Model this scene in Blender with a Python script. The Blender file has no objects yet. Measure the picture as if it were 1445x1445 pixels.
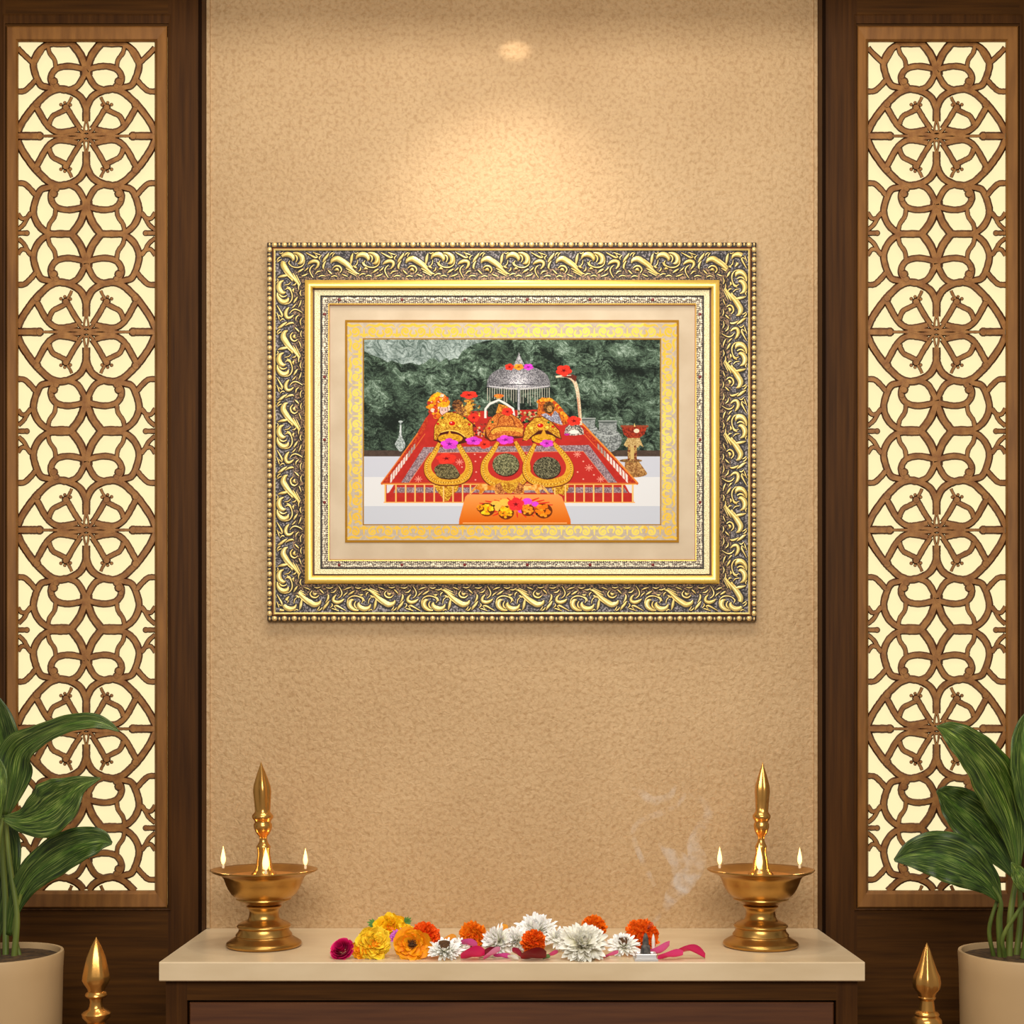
import bpy, math, random
import numpy as np
from mathutils import Vector, Matrix, Quaternion, noise as mnoise

PI = math.pi
random.seed(7)
sc = bpy.context.scene
COL = sc.collection
D = 2.6          # camera to plaster wall (m)
F = 1885.0       # focal length in photograph pixels (1445 wide)
CZ = 0.869       # camera height
HY = 1006.0      # horizon row in the photograph
SHELF = 0.45


def W(px, py, d=0.0):
    """point of the place seen at (px, py) and standing d metres in front of the wall"""
    s = (D - d) / F
    return Vector(((px - 722.5) * s, -d, CZ - (py - HY) * s))


def SC(d):
    return F / (D - d)


# ------------------------------------------------------------------ materials
def srgb(c):
    r = []
    for v in c:
        v = v / 255.0
        r.append(v / 12.92 if v <= 0.04045 else ((v + 0.055) / 1.055) ** 2.4)
    return (r[0], r[1], r[2], 1.0)


MATS = {}


def mat(name, col, rough=0.5, metal=0.0, col2=None, nscale=20.0, stretch=(1, 1, 1), nlo=0.35, nhi=0.65,
        bump=0.0, bscale=None, attr=None, emit=None, estr=0.0, spec=0.5, detail=4.0, col3=None, sss=0.0, bdist=0.002):
    if name in MATS:
        return MATS[name]
    m = bpy.data.materials.new(name)
    m.use_nodes = True
    nt = m.node_tree
    b = nt.nodes['Principled BSDF']
    b.inputs['Roughness'].default_value = rough
    b.inputs['Metallic'].default_value = metal
    b.inputs['Specular IOR Level'].default_value = spec
    b.inputs['Base Color'].default_value = srgb(col)
    tc = nt.nodes.new('ShaderNodeTexCoord')
    mp = nt.nodes.new('ShaderNodeMapping')
    mp.inputs['Scale'].default_value = stretch
    nt.links.new(tc.outputs['Object'], mp.inputs['Vector'])
    src = None
    if attr:
        a = nt.nodes.new('ShaderNodeVertexColor')
        a.layer_name = attr
        src = a.outputs['Color']
    if col2 is not None:
        n = nt.nodes.new('ShaderNodeTexNoise')
        n.inputs['Scale'].default_value = nscale
        n.inputs['Detail'].default_value = detail
        nt.links.new(mp.outputs['Vector'], n.inputs['Vector'])
        cr = nt.nodes.new('ShaderNodeValToRGB')
        cr.color_ramp.elements[0].position = nlo
        cr.color_ramp.elements[1].position = nhi
        cr.color_ramp.elements[0].color = srgb(col)
        cr.color_ramp.elements[1].color = srgb(col2)
        if col3 is not None:
            e = cr.color_ramp.elements.new(min(1.0, nhi + 0.12))
            e.color = srgb(col3)
        nt.links.new(n.outputs['Fac'], cr.inputs['Fac'])
        if src is not None:
            mx = nt.nodes.new('ShaderNodeMixRGB')
            mx.blend_type = 'MULTIPLY'
            mx.inputs['Fac'].default_value = 1.0
            nt.links.new(src, mx.inputs['Color1'])
            nt.links.new(cr.outputs['Color'], mx.inputs['Color2'])
            src = mx.outputs['Color']
        else:
            src = cr.outputs['Color']
    if src is not None:
        nt.links.new(src, b.inputs['Base Color'])
    if bump:
        n2 = nt.nodes.new('ShaderNodeTexNoise')
        n2.inputs['Scale'].default_value = bscale or nscale
        n2.inputs['Detail'].default_value = 5.0
        nt.links.new(mp.outputs['Vector'], n2.inputs['Vector'])
        bp = nt.nodes.new('ShaderNodeBump')
        bp.inputs['Strength'].default_value = bump
        bp.inputs['Distance'].default_value = bdist
        nt.links.new(n2.outputs['Fac'], bp.inputs['Height'])
        nt.links.new(bp.outputs['Normal'], b.inputs['Normal'])
    if sss:
        b.inputs['Subsurface Weight'].default_value = sss
        b.inputs['Subsurface Radius'].default_value = (0.01, 0.006, 0.003)
        b.inputs['Subsurface Scale'].default_value = 0.4
    if emit is not None:
        b.inputs['Emission Color'].default_value = srgb(emit)
        b.inputs['Emission Strength'].default_value = estr
    MATS[name] = m
    return m


# ------------------------------------------------------------------ mesh builder
class M:
    def __init__(s):
        s.v, s.f, s.m, s.c, s.uv = [], [], [], [], {}

    def add(s, verts, faces, mi=0, cols=None, uvs=None):
        o = len(s.v)
        s.v.extend([tuple(p) for p in verts])
        s.f.extend([tuple(i + o for i in f) for f in faces])
        s.m.extend([mi] * len(faces))
        s.c.extend(cols if cols else [(1, 1, 1, 1)] * len(verts))
        if uvs:
            for i, u in enumerate(uvs):
                s.uv[o + i] = u

    def box(s, a, b, mi=0):
        x0, x1 = sorted((a[0], b[0])); y0, y1 = sorted((a[1], b[1])); z0, z1 = sorted((a[2], b[2]))
        s.add([(x0, y0, z0), (x1, y0, z0), (x1, y1, z0), (x0, y1, z0), (x0, y0, z1), (x1, y0, z1), (x1, y1, z1), (x0, y1, z1)],
              [(0, 3, 2, 1), (4, 5, 6, 7), (0, 1, 5, 4), (1, 2, 6, 5), (2, 3, 7, 6), (3, 0, 4, 7)], mi)

    def lathe(s, prof, seg=48, c=(0, 0, 0), mi=0, lobe=None, cols=None):
        vs, fs, cc = [], [], []
        n = len(prof)
        for j, (r, z) in enumerate(prof):
            for i in range(seg):
                t = 2 * PI * i / seg
                rr = r * (lobe(t, j) if lobe else 1.0)
                vs.append((c[0] + rr * math.cos(t), c[1] + rr * math.sin(t), c[2] + z))
                cc.append(cols[j] if cols else (1, 1, 1, 1))
        for j in range(n - 1):
            for i in range(seg):
                k = (i + 1) % seg
                fs.append((j * seg + i, j * seg + k, (j + 1) * seg + k, (j + 1) * seg + i))
        if prof[0][0] > 1e-6:
            fs.append(tuple(reversed(range(seg))))
        if prof[-1][0] > 1e-6:
            fs.append(tuple((n - 1) * seg + i for i in range(seg)))
        s.add(vs, fs, mi, cc)

    def loops(s, L, mis):
        """nested rectangles (x0,y0,x1,y1,d) in photo pixels at depth d, joined into mitred bands"""
        for k in range(len(L) - 1):
            vs = []
            for q in (L[k], L[k + 1]):
                x0, y0, x1, y1, d = q
                vs += [W(x0, y0, d), W(x1, y0, d), W(x1, y1, d), W(x0, y1, d)]
            fs = [(i, (i + 1) % 4, 4 + (i + 1) % 4, 4 + i) for i in range(4)]
            fs = [tuple(reversed(f)) for f in fs]
            s.add(vs, fs, mis if isinstance(mis, int) else mis[k])

    def build(s, name, mats, parent=None, smooth=False, angle=40, loc=None):
        me = bpy.data.meshes.new(name)
        me.from_pydata(s.v, [], s.f)
        for m_ in (mats if isinstance(mats, (list, tuple)) else [mats]):
            me.materials.append(m_)
        me.polygons.foreach_set('material_index', s.m)
        at = me.color_attributes.new('Col', 'FLOAT_COLOR', 'POINT')
        at.data.foreach_set('color', np.array(s.c, dtype=np.float32).ravel())
        if s.uv:
            ul = me.uv_layers.new(name='UVMap')
            vi = np.zeros(len(me.loops), dtype=np.int32)
            me.loops.foreach_get('vertex_index', vi)
            arr = np.array([s.uv.get(int(i), (0, 0)) for i in vi], dtype=np.float32)
            ul.data.foreach_set('uv', arr.ravel())
        if smooth:
            me.polygons.foreach_set('use_smooth', [True] * len(me.polygons))
            me.set_sharp_from_angle(angle=math.radians(angle))
        me.update()
        o = bpy.data.objects.new(name, me)
        COL.objects.link(o)
        if loc is not None:
            o.location = loc
            me.transform(Matrix.Translation(-Vector(loc)))
        if parent:
            o.parent = parent
            o.matrix_parent_inverse = Matrix.Translation(-parent.location)
        return o


def tag(o, label=None, cat=None, group=None, kind=None):
    if label: o['label'] = label
    if cat: o['category'] = cat
    if group: o['group'] = group
    if kind: o['kind'] = kind
    return o


def empty(name, loc, label, cat, group=None):
    o = bpy.data.objects.new(name, None)
    o.empty_display_size = 0.02
    o.location = loc
    COL.objects.link(o)
    return tag(o, label, cat, group)


def catmull(P, n=6):
    """P list of tuples -> smooth list"""
    P = [np.array(p, float) for p in P]
    if len(P) < 3:
        return [P[0] + (P[-1] - P[0]) * t / n for t in range(n + 1)]
    Q = [2 * P[0] - P[1]] + P + [2 * P[-1] - P[-2]]
    out = []
    for i in range(1, len(Q) - 2):
        p0, p1, p2, p3 = Q[i - 1:i + 3]
        for k in range(n):
            t = k / n
            out.append(0.5 * ((2 * p1) + (-p0 + p2) * t + (2 * p0 - 5 * p1 + 4 * p2 - p3) * t * t + (-p0 + 3 * p1 - 3 * p2 + p3) * t ** 3))
    out.append(P[-1])
    return out


def tube(mb, pts, rad, seg=8, mi=0, col=None):
    """round tube through 3D points; rad number or list"""
    n = len(pts)
    pts = [Vector(p) for p in pts]
    rad = rad if isinstance(rad, (list, tuple)) else [rad] * n
    vs, fs = [], []
    up = Vector((0.13, 0.97, 0.2))
    for i in range(n):
        t = (pts[min(i + 1, n - 1)] - pts[max(i - 1, 0)]).normalized()
        a = t.cross(up)
        if a.length < 1e-4: a = t.cross(Vector((1, 0, 0)))
        a.normalize(); b = t.cross(a)
        for k in range(seg):
            w = 2 * PI * k / seg
            vs.append(pts[i] + (a * math.cos(w) + b * math.sin(w)) * rad[i])
    for i in range(n - 1):
        for k in range(seg):
            q = (k + 1) % seg
            fs.append((i * seg + k, i * seg + q, (i + 1) * seg + q, (i + 1) * seg + k))
    fs.append(tuple(reversed(range(seg)))); fs.append(tuple((n - 1) * seg + k for k in range(seg)))
    mb.add(vs, fs, mi, [col] * len(vs) if col else None)


# ================================================================== MATERIALS
def plaster_mat():
    m = bpy.data.materials.new('plaster')
    m.use_nodes = True
    nt = m.node_tree; N = nt.nodes; L = nt.links
    b = N['Principled BSDF']; b.inputs['Roughness'].default_value = 0.62
    tc = N.new('ShaderNodeTexCoord')
    def nz(scale, det, dist=0.0, rough=0.55):
        n = N.new('ShaderNodeTexNoise'); n.inputs['Scale'].default_value = scale; n.inputs['Detail'].default_value = det
        n.inputs['Distortion'].default_value = dist; n.inputs['Roughness'].default_value = rough
        L.new(tc.outputs['Object'], n.inputs['Vector']); return n.outputs['Fac']
    def ramp(src, p0, c0, p1, c1):
        r = N.new('ShaderNodeValToRGB'); e = r.color_ramp.elements
        e[0].position = p0; e[1].position = p1; e[0].color = srgb(c0); e[1].color = srgb(c1)
        L.new(src, r.inputs['Fac']); return r.outputs['Color']
    big = ramp(nz(3.0, 5), 0.3, (190, 156, 112), 0.7, (204, 171, 127))
    fine = ramp(nz(130.0, 4, 0.4), 0.34, (232, 224, 212), 0.54, (255, 255, 255))
    mx = N.new('ShaderNodeMixRGB'); mx.blend_type = 'MULTIPLY'; mx.inputs['Fac'].default_value = 1
    L.new(big, mx.inputs['Color1']); L.new(fine, mx.inputs['Color2'])
    L.new(mx.outputs['Color'], b.inputs['Base Color'])
    b1 = N.new('ShaderNodeBump'); b1.inputs['Strength'].default_value = 0.75; b1.inputs['Distance'].default_value = 0.004
    L.new(nz(85.0, 5, 0.6), b1.inputs['Height'])
    L.new(b1.outputs['Normal'], b.inputs['Normal'])
    return m


PLASTER = plaster_mat()
WOODV = mat('dark_wood_vertical', (56, 31, 8), 0.55, col2=(82, 49, 16), nscale=9, stretch=(14, 14, 0.5), nlo=0.3, nhi=0.75, bump=0.1, spec=0.14)
WOODH = mat('dark_wood_horizontal', (58, 33, 8), 0.55, col2=(86, 52, 15), nscale=9, stretch=(0.6, 14, 14), nlo=0.3, nhi=0.75, bump=0.1, spec=0.14)
WOODD = mat('very_dark_wood', (26, 12, 3), 0.8, spec=0.05)
FRAMEW = mat('honey_wood', (116, 73, 28), 0.45, col2=(150, 100, 44), nscale=8, stretch=(10, 10, 1.0), nlo=0.3, nhi=0.75, bump=0.08)
SHADEW = mat('edge_shade_wood', (76, 38, 12), 0.7, col2=(104, 58, 22), nscale=120)  # edge shade of the lattice bars, painted as darker sloped sides
LATW = mat('carved_wood', (136, 86, 38), 0.5, col2=(172, 120, 62), nscale=60, nlo=0.35, nhi=0.7, bump=0.2, bscale=200)
GLOWP = mat('lit_cream_panel', (120, 104, 66), 0.9, emit=(255, 238, 186), estr=1.08, spec=0.0)
STONE = mat('cream_stone', (214, 190, 152), 0.28, col2=(228, 206, 170), nscale=7, stretch=(1, 3, 3), nlo=0.3, nhi=0.7)
BRASS = mat('brass', (168, 124, 60), 0.28, 0.92, col2=(206, 160, 88), nscale=16, nlo=0.3, nhi=0.7, bump=0.12, bscale=60)
BRASSL = mat('polished_brass', (216, 160, 84), 0.24, 0.9, bump=0.08, nscale=60)
OIL = mat('oil', (196, 128, 52), 0.3, 0.2)
WICK = mat('wick', (240, 225, 190), 0.9)
FLAME = mat('flame', (255, 220, 150), 0.9, emit=(255, 204, 122), estr=3.2)
PLEAF = None
POT = mat('beige_ceramic', (188, 156, 112), 0.45, col2=(200, 168, 124), nscale=4)
SOIL = mat('soil', (52, 36, 18), 0.95, col2=(92, 66, 34), nscale=90, bump=0.6)
GOLD = mat('antique_gold', (232, 200, 112), 0.36, 0.4, col2=(248, 226, 150), nscale=60, nlo=0.3, nhi=0.7)
GOLDB = mat('bright_gold', (250, 206, 98), 0.26, 0.5)
GOLDE = mat('bead_gold', (238, 206, 140), 0.35, 0.45)
SIENNA = mat('sienna_band', (120, 68, 34), 0.4, 0.2)
PATINA = mat('black_patina', (38, 30, 30), 0.6)
GROUND = mat('grey_patina_ground', (24, 18, 20), 0.5, 0.2, col2=(160, 150, 150), nscale=300, nlo=0.46, nhi=0.66, bump=0.4)
BROWNG = mat('brown_patina_ground', (28, 18, 16), 0.5, 0.2, col2=(166, 130, 96), nscale=340, nlo=0.46, nhi=0.66, bump=0.4)
CREAMB = mat('speckled_cream', (176, 160, 112), 0.5, 0.15, col2=(240, 232, 188), nscale=620, nlo=0.36, nhi=0.56, bump=0.3)
BLACKL = mat('black_line', (34, 28, 24), 0.6)
LACEG = mat('lace_ground', (48, 36, 32), 0.6, 0.1, col2=(176, 160, 140), nscale=500, nlo=0.42, nhi=0.62)
LACEC = mat('lace_cream', (240, 230, 204), 0.4, 0.2)
RUBY = mat('ruby_dot', (120, 30, 24), 0.3)
MATB = mat('beige_mat_board', (194, 173, 144), 0.6, col2=(206, 187, 159), nscale=14, nlo=0.35, nhi=0.65)
PRINT = mat('printed_picture', (255, 255, 255), 0.6, attr='Col', spec=0.08)
PETALM = mat('petal', (255, 255, 255), 0.55, attr='Col', spec=0.3, sss=0.0)
PETALS = mat('glossy_petal', (255, 255, 255), 0.35, attr='Col', spec=0.5)
LEAFS = mat('small_leaf', (58, 110, 34), 0.5, col2=(96, 150, 60), nscale=100)
DARKC = mat('dark_flower_center', (40, 22, 14), 0.8, col2=(110, 70, 30), nscale=900)
CHARC = mat('charcoal', (54, 52, 52), 0.85, col2=(110, 104, 98), nscale=120, bump=0.3)
SILV = mat('silver', (210, 208, 208), 0.35, 0.5)
WAX = mat('white_wax', (240, 234, 224), 0.4, sss=0.2)


def leaf_mat():
    m = bpy.data.materials.new('plant_leaf')
    m.use_nodes = True
    nt = m.node_tree; N = nt.nodes; L = nt.links
    b = N['Principled BSDF']; b.inputs['Roughness'].default_value = 0.42
    uv = N.new('ShaderNodeUVMap'); uv.uv_map = 'UVMap'
    mp = N.new('ShaderNodeMapping'); mp.inputs['Scale'].default_value = (2.2, 22, 1)
    L.new(uv.outputs['UV'], mp.inputs['Vector'])
    n = N.new('ShaderNodeTexNoise'); n.inputs['Scale'].default_value = 1.6; n.inputs['Detail'].default_value = 6
    n.inputs['Distortion'].default_value = 0.5
    L.new(mp.outputs['Vector'], n.inputs['Vector'])
    r = N.new('ShaderNodeValToRGB'); e = r.color_ramp.elements
    e[0].position = 0.33; e[0].color = srgb((22, 38, 6)); e[1].position = 0.72; e[1].color = srgb((150, 160, 84))
    q = e.new(0.52); q.color = srgb((62, 88, 20))
    L.new(n.outputs['Fac'], r.inputs['Fac'])
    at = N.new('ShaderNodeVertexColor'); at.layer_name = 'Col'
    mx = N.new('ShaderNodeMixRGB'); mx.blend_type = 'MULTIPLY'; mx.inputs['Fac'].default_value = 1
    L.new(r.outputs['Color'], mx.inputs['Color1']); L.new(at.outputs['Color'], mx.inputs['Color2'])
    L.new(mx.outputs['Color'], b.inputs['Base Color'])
    bp = N.new('ShaderNodeBump'); bp.inputs['Strength'].default_value = 0.35; bp.inputs['Distance'].default_value = 0.002
    L.new(n.outputs['Fac'], bp.inputs['Height']); L.new(bp.outputs['Normal'], b.inputs['Normal'])
    return m


PLEAF = leaf_mat()

# ================================================================== SETTING
mb = M(); mb.box((-1.5, -0.34, 2.3), (1.5, 0.06, 2.36))
tag(mb.build('shade_soffit', mat('shade_soffit_paint', (200, 176, 140), 0.8)), kind='structure')  # unseen soffit, added to shade the top of the wall
mb = M(); mb.box((-1.5, 0, 0), (1.5, 0.06, 2.2995))
tag(mb.build('wall_back', PLASTER), kind='structure')
mb = M(); mb.box((-1.5, -1.6, -0.05), (1.5, 0.06, 0))
tag(mb.build('floor', mat('floor_stone', (120, 88, 58), 0.4, col2=(140, 106, 72), nscale=4)), kind='structure')

PD = 0.042
XE = (292 - 722.5) * D / F      # inner edge of the wood walls (m)


def wood_wall(name, sgn):
    """wooden wall beside the plaster, with an opening for the carved panel"""
    def px(x): return x if sgn < 0 else 1445 - x + DX
    DX = 1.5
    mb = M()
    def X(x): return W(px(x), 0, PD)[0]
    def Z(y): return W(0, y, PD)[2]
    xo = -1.2 if sgn < 0 else 1.2
    xi = XE if sgn < 0 else -XE
    hx0, hx1, hz0, hz1 = X(8), X(237), Z(1281), Z(37)
    f, b = -PD, -0.0005
    mb.box((xo, f, 0), (hx0, b, 2.2995), 0)
    mb.box((hx1, f, 0), (xi, b, 2.2995), 0)
    mb.box((hx0, f, 0), (hx1, b, hz0), 1)
    mb.box((hx0, f, hz1), (hx1, b, 2.2995), 1)
    o = mb.build(name, [WOODV, WOODH])
    tag(o, kind='structure')
    # stepped moulding round the opening
    a0, a1 = sorted((px(4), px(241))); i0, i1 = sorted((px(9), px(236.5)))
    t = M()
    t.loops([(a0, 20, a1, 1285, PD - 0.002), (a0, 20, a1, 1285, PD + 0.002), (a0 + 1, 22, a1 - 1, 1284, PD + 0.003),
             (i0 - 1.6, 33, i1 + 1.6, 1282.4, PD + 0.0025), (i0 - 1.2, 34, i1 + 1.2, 1282, PD - 0.004), (i0, 37, i1, 1281, PD - 0.006)],
            [1, 0, 0, 1, 1])
    tag(t.build('trim_1' if sgn < 0 else 'trim_2', [WOODV, WOODD]), kind='structure')
    # thin dark fillet at the inner edge
    t = M(); xa = xi - sgn * 0.0; 
    t.box((xi, -PD - 0.004, 0.0), (xi + sgn * 0.006, -PD + 0.0, 2.2995))
    tag(t.build('trim_3' if sgn < 0 else 'trim_4', WOODD), kind='structure')
    # pale bead where plaster meets the wood
    t = M(); t.box((xi - sgn * 0.0005, -0.006, SHELF + 0.001), (xi - sgn * 0.007, -0.0002, 2.2995))
    tag(t.build('trim_5' if sgn < 0 else 'trim_6', PLASTER), kind='structure')


wood_wall('wall_left', -1)
wood_wall('wall_right', 1)

# ------------------------------------------------------------------ carved lattice panels
# quarter of the rosette tile, (dx, dy up) from rosette centre, in px*4.817 ; last value: half width
K = 1 / 4.817
TILE = [
    ([(0, 105), (0, 170), (6, 215), (40, 280), (105, 322), (180, 338), (250, 315), (310, 262), (348, 222), (395, 160), (440, 90), (470, 20)], 19),
    ([(348, 222), (318, 168), (280, 100), (240, 52), (190, 28), (120, 34), (60, 48)], 17),
    ([(0, 0), (60, 12), (150, 14), (195, 6)], 12),
    ([(195, 4), (250, 0), (300, 0)], 7),
    ([(318, 0)], 30), ([(330, 0), (400, 0), (480, 0)], 20),
    ([(40, 50), (85, 120), (125, 190), (140, 205)], 15), ([(138, 206)], 27), ([(108, 224)], 12), ([(172, 226)], 12), ([(146, 240)], 11),
    ([(138, 190), (190, 164), (225, 145), (246, 110), (252, 85)], 14),
    ([(128, 225), (110, 255), (98, 282)], 8),
    ([(0, 468), (45, 490), (130, 502), (205, 482), (240, 425), (222, 365), (150, 330), (80, 345), (40, 385), (0, 468)], 17),
    ([(222, 392)], 30), ([(236, 430)], 22), ([(205, 360)], 24), ([(336, 230)], 30),
    ([(0, 440), (0, 510)], 30),
    ([(8, 500), (40, 585), (90, 655), (112, 680)], 21),
    ([(100, 668), (170, 664), (250, 662), (320, 612), (358, 530), (348, 450), (312, 370), (262, 350), (200, 340)], 18),
    ([(262, 660), (250, 600), (215, 545), (206, 478)], 12),
    ([(312, 365), (340, 400), (375, 365), (420, 325), (470, 320)], 15),
    ([(480, 672), (410, 672)], 13), ([(404, 672)], 20),
    ([(470, 640), (425, 600), (395, 545), (375, 520)], 12),
    ([(375, 530), (405, 556), (440, 560), (470, 520)], 12),
]


def lattice(name, cx, x0, x1, label, mirror):
    y0, y1 = 60.0, 1256.0
    root = empty(name, W(cx, 1281, 0.03), label, 'lattice panel', 'carved lattice wall panels')
    rx0, rx1 = (9, 236) if cx < 700 else (1210, 1437)
    fr = M()
    fr.loops([(rx0, 37, rx1, 1281, 0.004), (rx0, 37, rx1, 1281, 0.043), (rx0 + 1.5, 38.5, rx1 - 1.5, 1279.5, 0.046), (x0 - 4, y0 - 5, x1 + 4, y1 + 6, 0.045),
              (x0 - 1, y0 - 1, x1 + 1, y1 + 1, 0.040), (x0, y0, x1, y1, 0.020), (x0, y0, x1, y1, 0.004)], [0, 0, 0, 0, 0, 0])
    fr.build('panel_frame', FRAMEW, root)
    bk = M(); a = W(rx0 + 0.5, 37.5, 0.003); b = W(rx1 - 0.5, 1280.5, 0.003)
    bk.box((a[0], -0.003, a[2]), (b[0], -0.0012, b[2]))
    tag(bk.build('backlit_panel', GLOWP, root), 'glowing cream backlit sheet')
    la = M()
    rnd = random.Random(3)
    strokes = []; bosses = []
    for k in range(5):
        yc = (192, 468.5, 748, 1028.5, 1308)[k]
        for pts, hw in TILE:
            sm = catmull(pts, 6)
            for sx in (-1, 1):
                for sy in (-1, 1):
                    if k == 0 and sy > 0 and min(p[0] for p in pts) > 360 and min(p[1] for p in pts) > 450: continue
                    if sy > 0 and all(p[1] == 0 for p in pts): continue
                    if sy < 0 and min(p[1] for p in pts) >= 672: continue
                    if sx > 0 and all(p[0] == 0 for p in pts): continue
                    if len(pts) == 1:
                        bosses.append((cx + sx * pts[0][0] * K, yc - sy * pts[0][1] * K, hw * K * 1.1)); continue
                    strokes.append(([(cx + sx * p[0] * K, yc - sy * p[1] * K * 1.0) for p in sm], hw * K * 1.46))
        if k == 0:   # the pattern's top end runs into the frame
            for sx in (-1, 1):
                strokes.append(([(cx + sx * (97 - 25 * q / 8), 60 + 26 * (q / 8) ** 0.9) for q in range(9)], 4.4))
                strokes.append(([(cx + sx * (60 + 12 * q / 8), 60 + 22 * (q / 8)) for q in range(9)], 3.4))
        # ring at the rosette's heart
        strokes.append(([(cx + 6.6 * math.cos(t * PI / 8), yc + 6.6 * math.sin(t * PI / 8)) for t in range(17)], 2.3))
        for q in range(4):
            t = PI / 4 + q * PI / 2
            strokes.append(([(cx + 7 * math.cos(t), yc + 7 * math.sin(t)), (cx + 15 * math.cos(t), yc + 15 * math.sin(t))], 3.0))
            t = q * PI / 2
            r1 = 26 if q % 2 else 36
            for e in (-0.42, 0.42):
                strokes.append((catmull([(cx + 6 * math.cos(t + e), yc + 6 * math.sin(t + e)), (cx + 12 * math.cos(t + e * 0.62), yc + 12 * math.sin(t + e * 0.62)), (cx + r1 * math.cos(t), yc + r1 * math.sin(t))], 4), 1.7))
    strokes = [([(p[0], 192 - (192 - p[1]) * 0.945) if p[1] < 192 else p for p in pts], hw) for pts, hw in strokes]
    for pts, hw in strokes:
        run = []
        runs = []
        for p in pts:
            ok = x0 - 2 <= p[0] <= x1 + 2 and y0 - 2 <= p[1] <= y1 + 2
            if ok: run.append(p)
            else:
                if len(run) > 1: runs.append(run)
                run = []
        if len(run) > 1: runs.append(run)
        for r in runs:
            n = len(r)
            closed = math.hypot(r[0][0] - r[-1][0], r[0][1] - r[-1][1]) < 0.5 and n > 5
            vs, fs = [], []
            dz = rnd.uniform(0, 0.0007)
            for i in range(n):
                a = r[i - 1 if i else (n - 2 if closed else 0)]
                b = r[i + 1 if i < n - 1 else (1 if closed else n - 1)]
                tx, ty = b[0] - a[0], b[1] - a[1]
                l = math.hypot(tx, ty) or 1
                nx, ny = -ty / l, tx / l
                w = hw + rnd.uniform(-0.25, 0.25)
                for off, dd in ((-w, 0.0225), (-w * 0.97, 0.026), (-w * 0.6, 0.033 + dz), (w * 0.6, 0.033 + dz), (w * 0.97, 0.026), (w, 0.0225)):
                    vs.append(W(r[i][0] + nx * off, r[i][1] + ny * off, dd))
            for i in range(n - 1):
                for k in range(5):
                    fs.append((i * 6 + k, i * 6 + k + 1, (i + 1) * 6 + k + 1, (i + 1) * 6 + k))
                fs.append((i * 6 + 5, i * 6, (i + 1) * 6, (i + 1) * 6 + 5))
            if not closed:
                fs.append((0, 5, 4, 3, 2, 1)); e = (n - 1) * 6
                fs.append((e, e + 1, e + 2, e + 3, e + 4, e + 5))
            la.add(vs, fs)
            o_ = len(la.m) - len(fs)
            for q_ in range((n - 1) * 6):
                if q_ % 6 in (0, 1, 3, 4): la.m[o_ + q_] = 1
    for bx, by, br in bosses:
        if by < 192: by = 192 - (192 - by) * 0.945
        if not (x0 - 1 <= bx <= x1 + 1 and y0 - 1 <= by <= y1 + 1): continue
        vs = []
        for q, dd in ((1.0, 0.0225), (0.97, 0.027), (0.66, 0.0342)):
            vs += [W(min(max(bx + br * q * math.cos(a * PI / 5), x0 - 3), x1 + 3), min(max(by + br * q * math.sin(a * PI / 5), y0 - 3), y1 + 3), dd) for a in range(10)]
        o_ = len(la.m)
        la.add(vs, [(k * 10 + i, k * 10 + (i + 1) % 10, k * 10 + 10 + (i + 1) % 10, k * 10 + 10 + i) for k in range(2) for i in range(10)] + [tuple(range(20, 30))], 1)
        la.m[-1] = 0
    la.build('lattice', [LATW, SHADEW], root)


lattice('lattice_panel', 121.7, 26.4, 218, 'carved wooden lattice panel with backlit cream sheet, in the left wall', 1)
lattice('lattice_panel', 1321.6, 1225.6, 1418.5, 'carved wooden lattice panel with backlit cream sheet, in the right wall', -1)

# ------------------------------------------------------------------ shelf and cabinet
SD = 0.355
x_s = -XE - 0.0008
mb = M()
zt, zb = SHELF, SHELF - 0.0322
e = 0.0018
prof = [(-0.0006, zt), (-SD + e, zt), (-SD + e * 0.3, zt - e * 0.3), (-SD, zt - e), (-SD, zb + e), (-SD + e, zb), (-0.0006, zb)]
vs = []
for X_ in (-x_s, x_s):
    vs += [(X_, y, z) for y, z in prof]
n = len(prof)
fs = [(i, (i + 1) % n, n + (i + 1) % n, n + i) for i in range(n)] + [tuple(reversed(range(n))), tuple(range(n, 2 * n))]
mb.add(vs, fs)
tag(mb.build('stone_shelf', STONE), 'cream stone shelf slab holding lamps and flowers, on the dark wooden cabinet', 'shelf')

cab = empty('cabinet', (0, -0.17, 0), 'dark wooden cabinet standing under the cream stone shelf', 'cabinet')
CD = 0.338
def cx_(px): return (px - 722.5) * (D - CD) / F
def cz_(py): return CZ - (py - HY) * (D - CD) / F
mb = M()
xl, xr = cx_(234), cx_(1210)
zc = zb - 0.0004
pl, pr, pt = cx_(264), cx_(1180), cz_(1411.5)
pbt = 0.06
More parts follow.
